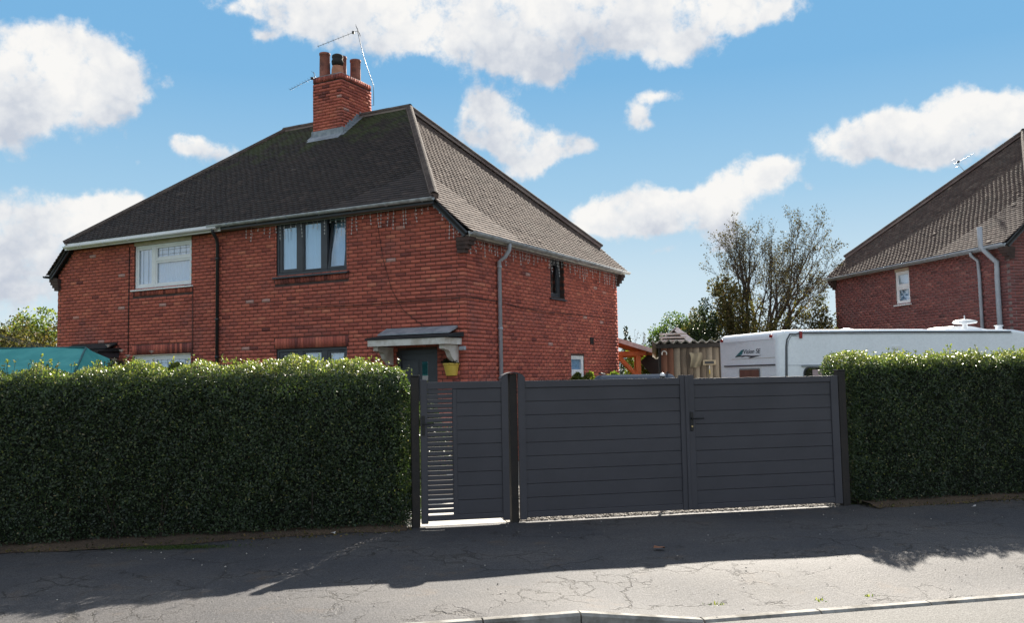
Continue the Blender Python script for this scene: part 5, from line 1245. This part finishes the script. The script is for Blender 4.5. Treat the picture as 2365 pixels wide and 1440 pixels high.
# ------------------------------------------------------------------ trees and shrubs
def tree(name, label, base, stems, maxl, lsize, lm, seed, bark, nleaf=5, sides=5, spread=.5, cat='tree', shrink=.70, leafstart=2, upb=.25, leafp=1.0):
    r = random.Random(seed); root = tag(empty(name, base), label, cat); b = MB(); lp = []; ld = []
    def grow(p, d, L, rad, lev):
        pts = [p.copy()]; rr = [rad]; k = 4
        for i in range(k):
            d = (d+Vector((r.gauss(0, .11), r.gauss(0, .11), r.gauss(0, .06)+upb*.12))).normalized(); p = p+d*L/k; pts.append(p.copy()); rr.append(rad*(1-.45*(i+1)/k))
            if lev >= leafstart:
                for q in range(nleaf if r.random() < leafp else 0):
                    f = r.random(); lp.append(tuple(p-d*L/k*f+Vector((r.gauss(0, .05), r.gauss(0, .05), r.gauss(0, .05))))); ld.append(tuple((d*.4+Vector((r.gauss(0, .6), r.gauss(0, .6), r.gauss(0, .5)))).normalized()))
            if lev < maxl and i >= 1 and r.random() < .75:
                a = r.uniform(0, 6.28); s = d.orthogonal().normalized(); s = s*math.cos(a)+d.cross(s)*math.sin(a)
                grow(p, (d+s*r.uniform(.4, .9)*spread*1.6).normalized(), L*r.uniform(.5, .8)*(shrink+.15), rr[-1]*.6, lev+1)
        b.tube(pts, rr, sides if lev < 2 else 3, False)
        if lev < maxl:
            for q in range(2):
                a = r.uniform(0, 6.28); s = d.orthogonal().normalized(); s = s*math.cos(a)+d.cross(s)*math.sin(a)
                grow(p, (d+s*r.uniform(.3, .8)*spread).normalized(), L*shrink*r.uniform(.8, 1.1), rr[-1]*.8, lev+1)
    for (o, d, L, rad) in stems: grow(Vector(o), Vector(d).normalized(), L, rad, 0)
    b.build('trunk', bark, root, fix=False)
    if lp: leaves('crown', np.array(lp), np.array(ld), np.random.default_rng(seed).uniform(lsize*.6, lsize*1.2, len(lp)), lm, root, seed, wid=.62)
    return root
def shrub(name, label, base, blobs_, n, lsize, lm, seed, cat='shrub', bark=M_TWIG, group=None):
    """blobs: (x,y,z,rx,ry,rz) leaf masses; leaves on and inside their shells, with stems up into them"""
    r = np.random.default_rng(seed); root = tag(empty(name, base), label, cat, group); P = []; D = []
    tot = sum(q[3]*q[5] for q in blobs_); st = MB()
    for (x, y, z, rx, ry, rz_) in blobs_:
        m = int(n*rx*rz_/tot); subs = max(3, int(9*rx*rz_/.25)); subs = min(subs, 40)
        st.tube([(x*.3, y*.3, 0), (x*.8, y*.8, z*.6), (x, y, z)], [.03, .02, .01], 5, False)
        cen = r.normal(0, 1, (subs, 3)); cen /= np.linalg.norm(cen, axis=1, keepdims=True); cen *= r.uniform(.45, .95, (subs, 1)); 
        for c in cen:
            k = m//subs; d = r.normal(0, 1, (k, 3)); d /= np.linalg.norm(d, axis=1, keepdims=True); s = r.uniform(.22, .42)*r.uniform(.75, 1.05, (k, 1))
            p = (c+d*s)*np.array((rx, ry, rz_))+np.array((x, y, z)); P.append(p); D.append(d*.7+np.array((0, 0, .2)))
            st.tube([(x, y, z-rz_*.3), tuple(c*np.array((rx, ry, rz_))+np.array((x, y, z)))], [.012, .004], 4, False)
    P = np.concatenate(P); D = np.concatenate(D); ok = P[:, 2] > .02
    tag(st.build('stems', bark, root, fix=False), kind='stuff'); leaves('foliage', P[ok], D[ok], r.uniform(lsize*.6, lsize*1.25, ok.sum()), lm, root, seed, wid=.6)
    return root
M_BARK = mat('grey brown bark', (.065, .052, .043), .95, col2=(.10, .085, .07), bmp=.8, bscale=30)
M_LF_OLIVE = leaf_mat('dry olive leaf', [(0, (.04, .040, .022)), (.4, (.090, .084, .042)), (.75, (.16, .14, .060)), (1, (.22, .14, .07))], trans=.30, rough=.65, spec=.18)
M_LF_BROWN = leaf_mat('brown sparse leaf', [(0, (.040, .034, .026)), (.5, (.085, .070, .050)), (1, (.15, .115, .075))], trans=.25, rough=.7, spec=.12)
M_LF_GREEN = leaf_mat('green garden leaf', [(0, (.022, .040, .014)), (.5, (.055, .095, .026)), (1, (.13, .17, .045))], trans=.40)
M_LF_LIME = leaf_mat('yellow green leaf', [(0, (.05, .075, .018)), (.5, (.13, .17, .04)), (1, (.24, .25, .07))], trans=.42)
M_LF_DARK = leaf_mat('dark evergreen leaf', [(0, (.012, .022, .010)), (.5, (.026, .046, .018)), (1, (.06, .085, .03))], trans=.22)
def gp(px, Y): p = at(px, 870, Y); p[2] = 0; return p
# the tall half-bare tree between the houses
tb = gp(1738, 31.0)
stems = [((0, 0, 0), (.02, 0, 1), 2.3, .17)]
tree('half_bare_tree', 'tall half-bare tree with fanning limbs and sparse brown leaves between the houses', tb,
     [((0, 0, 0), (.03, 0, 1), 2.5, .19)]+[((.03*q, .02*q, 1.0+.15*q), (dx, dy, 1), L_, .10) for q, (dx, dy, L_) in enumerate(((.30, .2, 2.6), (-.10, .1, 2.5), (.55, -.1, 2.3), (.12, -.25, 2.6), (.75, .1, 2.0), (.42, .3, 2.4)))],
     5, .070, M_LF_BROWN, 27, M_BARK, nleaf=1, spread=.38, shrink=.63, leafstart=2, leafp=.26)
tree('leaning_branch_tree', 'thin dark branches arching up beside the neighbouring house wall', gp(1835, 27.5), [((0, 0, 0), (.12, 0, 1), 1.6, .07), ((0, 0, 1.0), (.9, .0, .8), 1.2, .05)], 3, .08, M_LF_OLIVE, 26, M_BARK, nleaf=2, spread=.7, shrink=.6, leafstart=1)
tree('thin_sapling', 'wispy bare sapling standing beside the end of the brick house', gp(1447, 33), [((0, 0, 0), (0, 0, 1), 1.9, .03), ((.1, 0, 0), (.15, 0, 1), 1.8, .025), ((-.2, 0, 0), (-.05, 0, 1), 1.6, .02)], 2, .07, M_LF_BROWN, 23, M_BARK, nleaf=1, spread=.3, shrink=.55)
shrub('ivy_thicket', 'brown olive ivy-clad thicket at the foot of the half-bare tree', gp(1655, 30.0), [(-.1, 0, 1.9, 1.1, .9, 1.7), (.75, .1, 2.9, .9, .8, 1.7), (-.45, .2, 3.0, .6, .6, .9), (.45, 0, 4.0, .75, .7, 1.0), (1.4, 0, 1.9, .9, .8, 1.5)], 26000, .085, M_LF_OLIVE, 31)
shrub('loose_shrub', 'straggly olive shrub in front of the neighbouring house wall above the caravan', gp(1840, 29.0), [(-.6, 0, 2.3, .8, .6, 1.3), (.3, 0, 2.6, .8, .6, 1.3), (.95, 0, 2.7, .6, .5, 1.3)], 11000, .085, M_LF_OLIVE, 32)
p = fl(-.93, 1.75); shrub('gate_shrub', 'dark leafy shrub standing just behind the slatted strip of the pedestrian gate', (p.x, p.y, 0), [(.05, 0, .98, .50, .40, .56), (-.40, .2, .9, .40, .4, .6), (.15, .3, .75, .4, .35, .5)], 9000, .06, M_LF_DARK, 39)
shrub('dark_evergreen', 'dark green evergreen bush behind the wavy shed roof', gp(1610, 29.0), [(0, 0, 2.0, .45, .5, 1.7), (.25, 0, 3.1, .45, .4, 1.0), (-.3, 0, 1.7, .4, .4, 1.2)], 9500, .075, M_LF_DARK, 33)
shrub('round_bush', 'rounded mid green bush beyond the small gabled shed', gp(1552, 33.0), [(0, 0, 2.8, .9, .7, 1.1), (-.65, 0, 2.3, .6, .5, 1.0), (.75, 0, 2.5, .6, .5, 1.1)], 12000, .085, M_LF_GREEN, 34)
shrub('bright_shrub', 'bright lime green shrub between the timber shelter and the shed', gp(1508, 28.0), [(0, 0, 1.5, .55, .5, 1.1), (-.5, .5, 2.0, .45, .4, .6), (.1, 0, 2.1, .35, .4, .45)], 6500, .08, M_LF_LIME, 35)
shrub('young_conifer', 'small dark conifer beyond the timber shelter', gp(1445, 32), [(0, 0, 1.6, .45, .45, 1.3), (.1, 0, 2.6, .2, .2, .8), (-.3, 0, 1.9, .3, .3, .6)], 4500, .07, M_LF_DARK, 36, cat='conifer')
shrub('tall_bush', 'tall yellow green and brown bush beyond the far end of the brick house', gp(40, 27.0), [(-.6, 0, 2.2, 1.3, .9, 1.4), (.4, 0, 2.5, .9, .8, 1.5), (1.25, 0, 1.8, .85, .7, 1.6), (-1.6, 0, 2.4, 1.0, .9, 1.5)], 38000, .095, M_LF_LIME, 37)
shrub('brown_bush', 'brown leaved bush in front of the tall yellow green bush', gp(20, 25.0), [(-.4, 0, 1.8, 1.2, .7, 1.7), (.9, 0, 1.7, 1.0, .7, 1.6)], 26000, .085, M_LF_OLIVE, 38)
for k, (px, s, wd_) in enumerate(((1303, 4.15, .30), (1368, 5.75, .25))):
    p = T1 @ Vector((.55, s, 0)); shrub('wall_shrub', ('leafy shrub against the side wall, nearer the grey downpipe', 'leafy shrub against the side wall, just past the white low window')[k], (p.x, p.y, 0),
        [(0, 0, 1.28, wd_, wd_, .52), (.1, .2, .7, wd_, wd_, .6)], 3200, .075, M_LF_LIME, 41+k, group='shrubs along the side wall')
M_ROSE = leaf_mat('dark reddish rose leaf', [(0, (.025, .016, .012)), (.5, (.065, .03, .02)), (.8, (.05, .06, .02)), (1, (.16, .07, .04))], trans=.3)
p = gp(290, 13.4); rs_ = shrub('rose_bush', 'dark reddish rose bush with pale blooms rising behind the long hedge', p, [(0, 0, 1.68, .42, .3, .45), (.3, .1, 1.85, .28, .25, .32), (-.25, 0, 1.78, .2, .2, .45)], 4200, .06, M_ROSE, 44)
for (x, y, z) in ((.02, -.2, 2.14), (-.22, -.1, 2.22), (.14, -.25, 2.06), (-.05, -.28, 2.0), (.42, -.1, 2.12)):
    b = MB()
    for k in range(9):
        a = k*2.4; rr = .012+.0035*k; b.add([(x, y, z-.02), (x+math.cos(a-.5)*rr, y+math.sin(a-.5)*rr, z+.02), (x+math.cos(a)*rr*1.3, y+math.sin(a)*rr*1.3, z+.028), (x+math.cos(a+.5)*rr, y+math.sin(a+.5)*rr, z+.02)], [(0, 1, 2, 3)])
    b.build('rose_bloom', mat('pale pink petal', (.72, .55, .50), .6), rs_, fix=False)
shrub('garden_plant', 'green leafy plant topping the hedge in front of the white low window', gp(355, 12.6), [(0, 0, 1.6, .25, .2, .40), (.35, 0, 1.65, .25, .2, .30)], 1500, .06, M_LF_LIME, 45)

# ------------------------------------------------------------------ teal garden canopy and washing lines beyond the long hedge
TC = gp(70, 13.6)
M_TEALF = leaf_mat('x', [(0, (0, 0, 0)), (1, (0, 0, 0))]); bpy.data.materials.remove(M_TEALF)
m, t, p_, pos = base_mat('teal woven fabric'); cc = mixc(t, smooth(t, noise(t, pos, 3, 4, .6), .4, .65), (.085, .46, .47), (.12, .54, .54)); setc(t, p_.inputs['Base Color'], cc); p_.inputs['Roughness'].default_value = .8
tr = N(t, 'ShaderNodeBsdfTranslucent'); t.links.new(cc, tr.inputs[0]); mx = N(t, 'ShaderNodeMixShader'); mx.inputs[0].default_value = .45; t.links.new(p_.outputs[0], mx.inputs[1]); t.links.new(tr.outputs[0], mx.inputs[2]); t.links.new(mx.outputs[0], [n for n in t.nodes if n.type == 'OUTPUT_MATERIAL'][0].inputs[0]); M_TEALF = m
ct = tag(empty('fabric_canopy', TC, R(4)), 'teal fabric garden canopy with seamed roof behind the long hedge', 'canopy')
rx, rz_, ez = .80, 2.24, 1.78                          # ridge end, heights
ridge = [(-2.6, 0, rz_), (rx, 0, rz_-.02)]; ev = [(-3.3, -1.5, ez), (rx+.42, -1.5, ez), (rx+.42, 1.5, ez), (-3.3, 1.5, ez)]
def panel(a_, b_, c_, d_, nm, sag=.05, n=10):
    A, B, C, D_ = map(Vector, (a_, b_, c_, d_)); vs = []; fs = []; m = MB()
    for i in range(n+1):
        for j in range(n+1):
            u, v = i/n, j/n; p = A.lerp(B, u).lerp(D_.lerp(C, u), v); p.z -= sag*math.sin(math.pi*u)*math.sin(math.pi*v)+.012*math.sin(9*u+5*v); vs.append(p)
    for i in range(n):
        for j in range(n): fs.append((i*(n+1)+j, (i+1)*(n+1)+j, (i+1)*(n+1)+j+1, i*(n+1)+j+1))
    m.add(vs, fs, True); m.build(nm, M_TEALF, ct, fix=False)
xm = -.9
panel(ev[0], (xm, -1.5, ez), (xm, 0, rz_), ridge[0], 'roof_panel'); panel((xm, -1.5, ez), ev[1], ridge[1], (xm, 0, rz_), 'roof_panel')
panel(ev[3], ev[2], ridge[1], ridge[0], 'roof_panel'); panel(ev[1], ev[2], ridge[1], ridge[1], 'roof_panel', .02); panel(ev[3], ev[0], ridge[0], ridge[0], 'roof_panel', .02)
M_SEAM = mat('dark teal seam', (.02, .13, .14), .8)
b = MB(); b.tube([(xm, -1.5, ez+.012), (xm, -.75, (ez+rz_)/2+.0), (xm, 0, rz_+.01)], .016, 5); b.tube([ridge[0], ridge[1]], .018, 5); b.tube([ridge[1], ev[1]], .016, 5); b.tube([(xm+.1, 0, rz_+.01), (.05, -1.5, ez+.0)], .014, 5); b.build('seam', M_SEAM, ct)
for x, y in ((-3.25, -1.45), (rx+.38, -1.45), (rx+.38, 1.45), (-3.25, 1.45)): MB().tube([(x, y, 0), (x, y, ez)], .022, 8).build('pole', M_PIPE, ct)
lv = at(128, 803, 13.7); la = at(-140, 712, 16.0)
for k in range(3):
    a_ = Vector(la)+Vector((0, .3*k, -.05*k)); b_ = Vector(lv)+Vector((-.14*k, .3*k, -.02*k)); o = MB()
    o.tube([a_.lerp(b_, f)-Vector((0, 0, .10*math.sin(math.pi*f))) for f in np.linspace(0, 1, 12)], .006, 4); tag(o.build('washing_line', M_CABLE), ('topmost thin washing line, ending highest on the teal canopy', 'middle thin washing line of three above the teal canopy', 'lowest thin washing line of three above the teal canopy')[k], 'line', 'washing lines by the teal canopy')
wp = tag(empty('washing_post', (la[0], la[1], 0)), 'tall wooden washing line post beyond the teal canopy', 'post'); MB().bbox(-.05, .05, -.05, .75, la[2]-.06, la[2]+.04, .006).build('crossbar', M_POST, wp); MB().bbox(-.05, .05, .25, .35, 0, la[2]-.06, .006).build('post', M_POST, wp)
# ------------------------------------------------------------------ small things
gl = fl(2.03, .55, 0); glo = tag(empty('garden_lamp', gl, FA), 'white domed garden lamp peeping over the middle of the drive gates', 'lamp')
MB().tube([(0, 0, -.05), (0, 0, 1.58)], .02, 8).build('pole', M_BLACK, glo); MB().lathe([(.02, 1.58), (.034, 1.60), (.034, 1.63), (.025, 1.64)], (0, 0, 0), 12).build('collar', M_BLACK, glo, fix=False); MB().lathe([(.028, 1.635), (.032, 1.65), (.024, 1.668), (.01, 1.675), (0, 1.676)], (0, 0, 0), 14).build('dome', M_WHITE, glo, fix=False)
def ground_at(px, py):
    d = ray(px, py); return EYE+d*(-EYE[2]/d[2])
M_DRY = mat('dry brown leaf', (.22, .085, .04), .7); M_LIT = mat('pale litter', (.62, .60, .58), .6)
def scrap(nm, lab, cat, px, py, s, m, seed, group=None):
    r = random.Random(seed); g = ground_at(px, py); b = MB(); n = 7; vs = [(0, 0, .018)]
    for k in range(n): a = 2*math.pi*k/n; q = s*r.uniform(.55, 1); vs.append((math.cos(a)*q*1.5, math.sin(a)*q, r.uniform(.0, .03)))
    b.add(vs, [(0, k+1, (k+1) % n+1) for k in range(n)]); o = b.build(nm, m, fix=False); o.location = (g[0], g[1], .012); o.rotation_euler = (0, 0, r.uniform(0, 6)); tag(o, lab, cat, group)
scrap('fallen_leaf', 'curled brown leaf lying on the pavement before the drive gates', 'leaf', 1523, 1271, .055, M_DRY, 1)
scrap('litter_scrap', 'crumpled pale scrap of litter under the long hedge', 'litter', 36, 1247, .05, M_LIT, 2)
scrap('litter_scrap', 'small white scrap on the pavement near the rounded hedge end', 'litter', 770, 1237, .03, M_LIT, 3)
for k, (px, py, s) in enumerate(((2066, 1147, .045), (2188, 1160, .05), (2322, 1140, .06), (2250, 1175, .03))):
    scrap('litter_scrap', ('pale scrap of litter under the caravan-side hedge, closest to the gate hinge post', 'crumpled pale scrap between two others under the caravan-side hedge', 'largest pale scrap lying under the caravan-side hedge', 'smallest pale scrap, out on the tarmac edge by the caravan-side hedge')[k], 'litter', px, py, s, M_LIT, 5+k, 'litter under the hedge by the caravan')
# moss and weeds
r = np.random.default_rng(5)
def tuft(nm, lab, px, py, sx, sy, n, h, m, cat):
    g = ground_at(px, py); P = np.stack([g[0]+r.normal(0, sx, n), g[1]+r.normal(0, sy, n), np.full(n, .008)], 1)
    o = leaves(nm, P, np.tile((0, 0, 1.0), (n, 1)), r.uniform(h*.5, h, n), m, None, 9, wid=.35); tag(o, lab, cat)
tuft('moss', 'green moss patch on the ground below the long hedge', 405, 1268, .26, .05, 2600, .022, M_LF_GREEN, 'moss')
for px, py, lab in ((1893, 1392, 'small weed tuft in the cracked pavement nearest the kerb line'), (2010, 1383, 'small weed tuft growing by a pavement crack before the hedge'), (1655, 1402, 'tiny weed tuft at the lowered end of the kerb')):
    tuft('weed_tuft', lab, px, py, .03, .016, 22, .032, M_HEDGE, 'weed')
rl = np.random.default_rng(9); n = 1500; tt = np.where(rl.random(n) < .5, rl.uniform(4.3, 9, n), rl.uniform(-8, -1.2, n)); P = np.array([fl(a_, b_, .02) for a_, b_ in zip(tt, rl.uniform(-.42, .0, n))])
tag(leaves('leaf_litter', P, np.tile((0, 0, .15), (n, 1)), rl.uniform(.02, .05, n), M_LF_OLIVE, None, 12), 'dry leaf litter along the foot of the hedges', 'leaf litter')
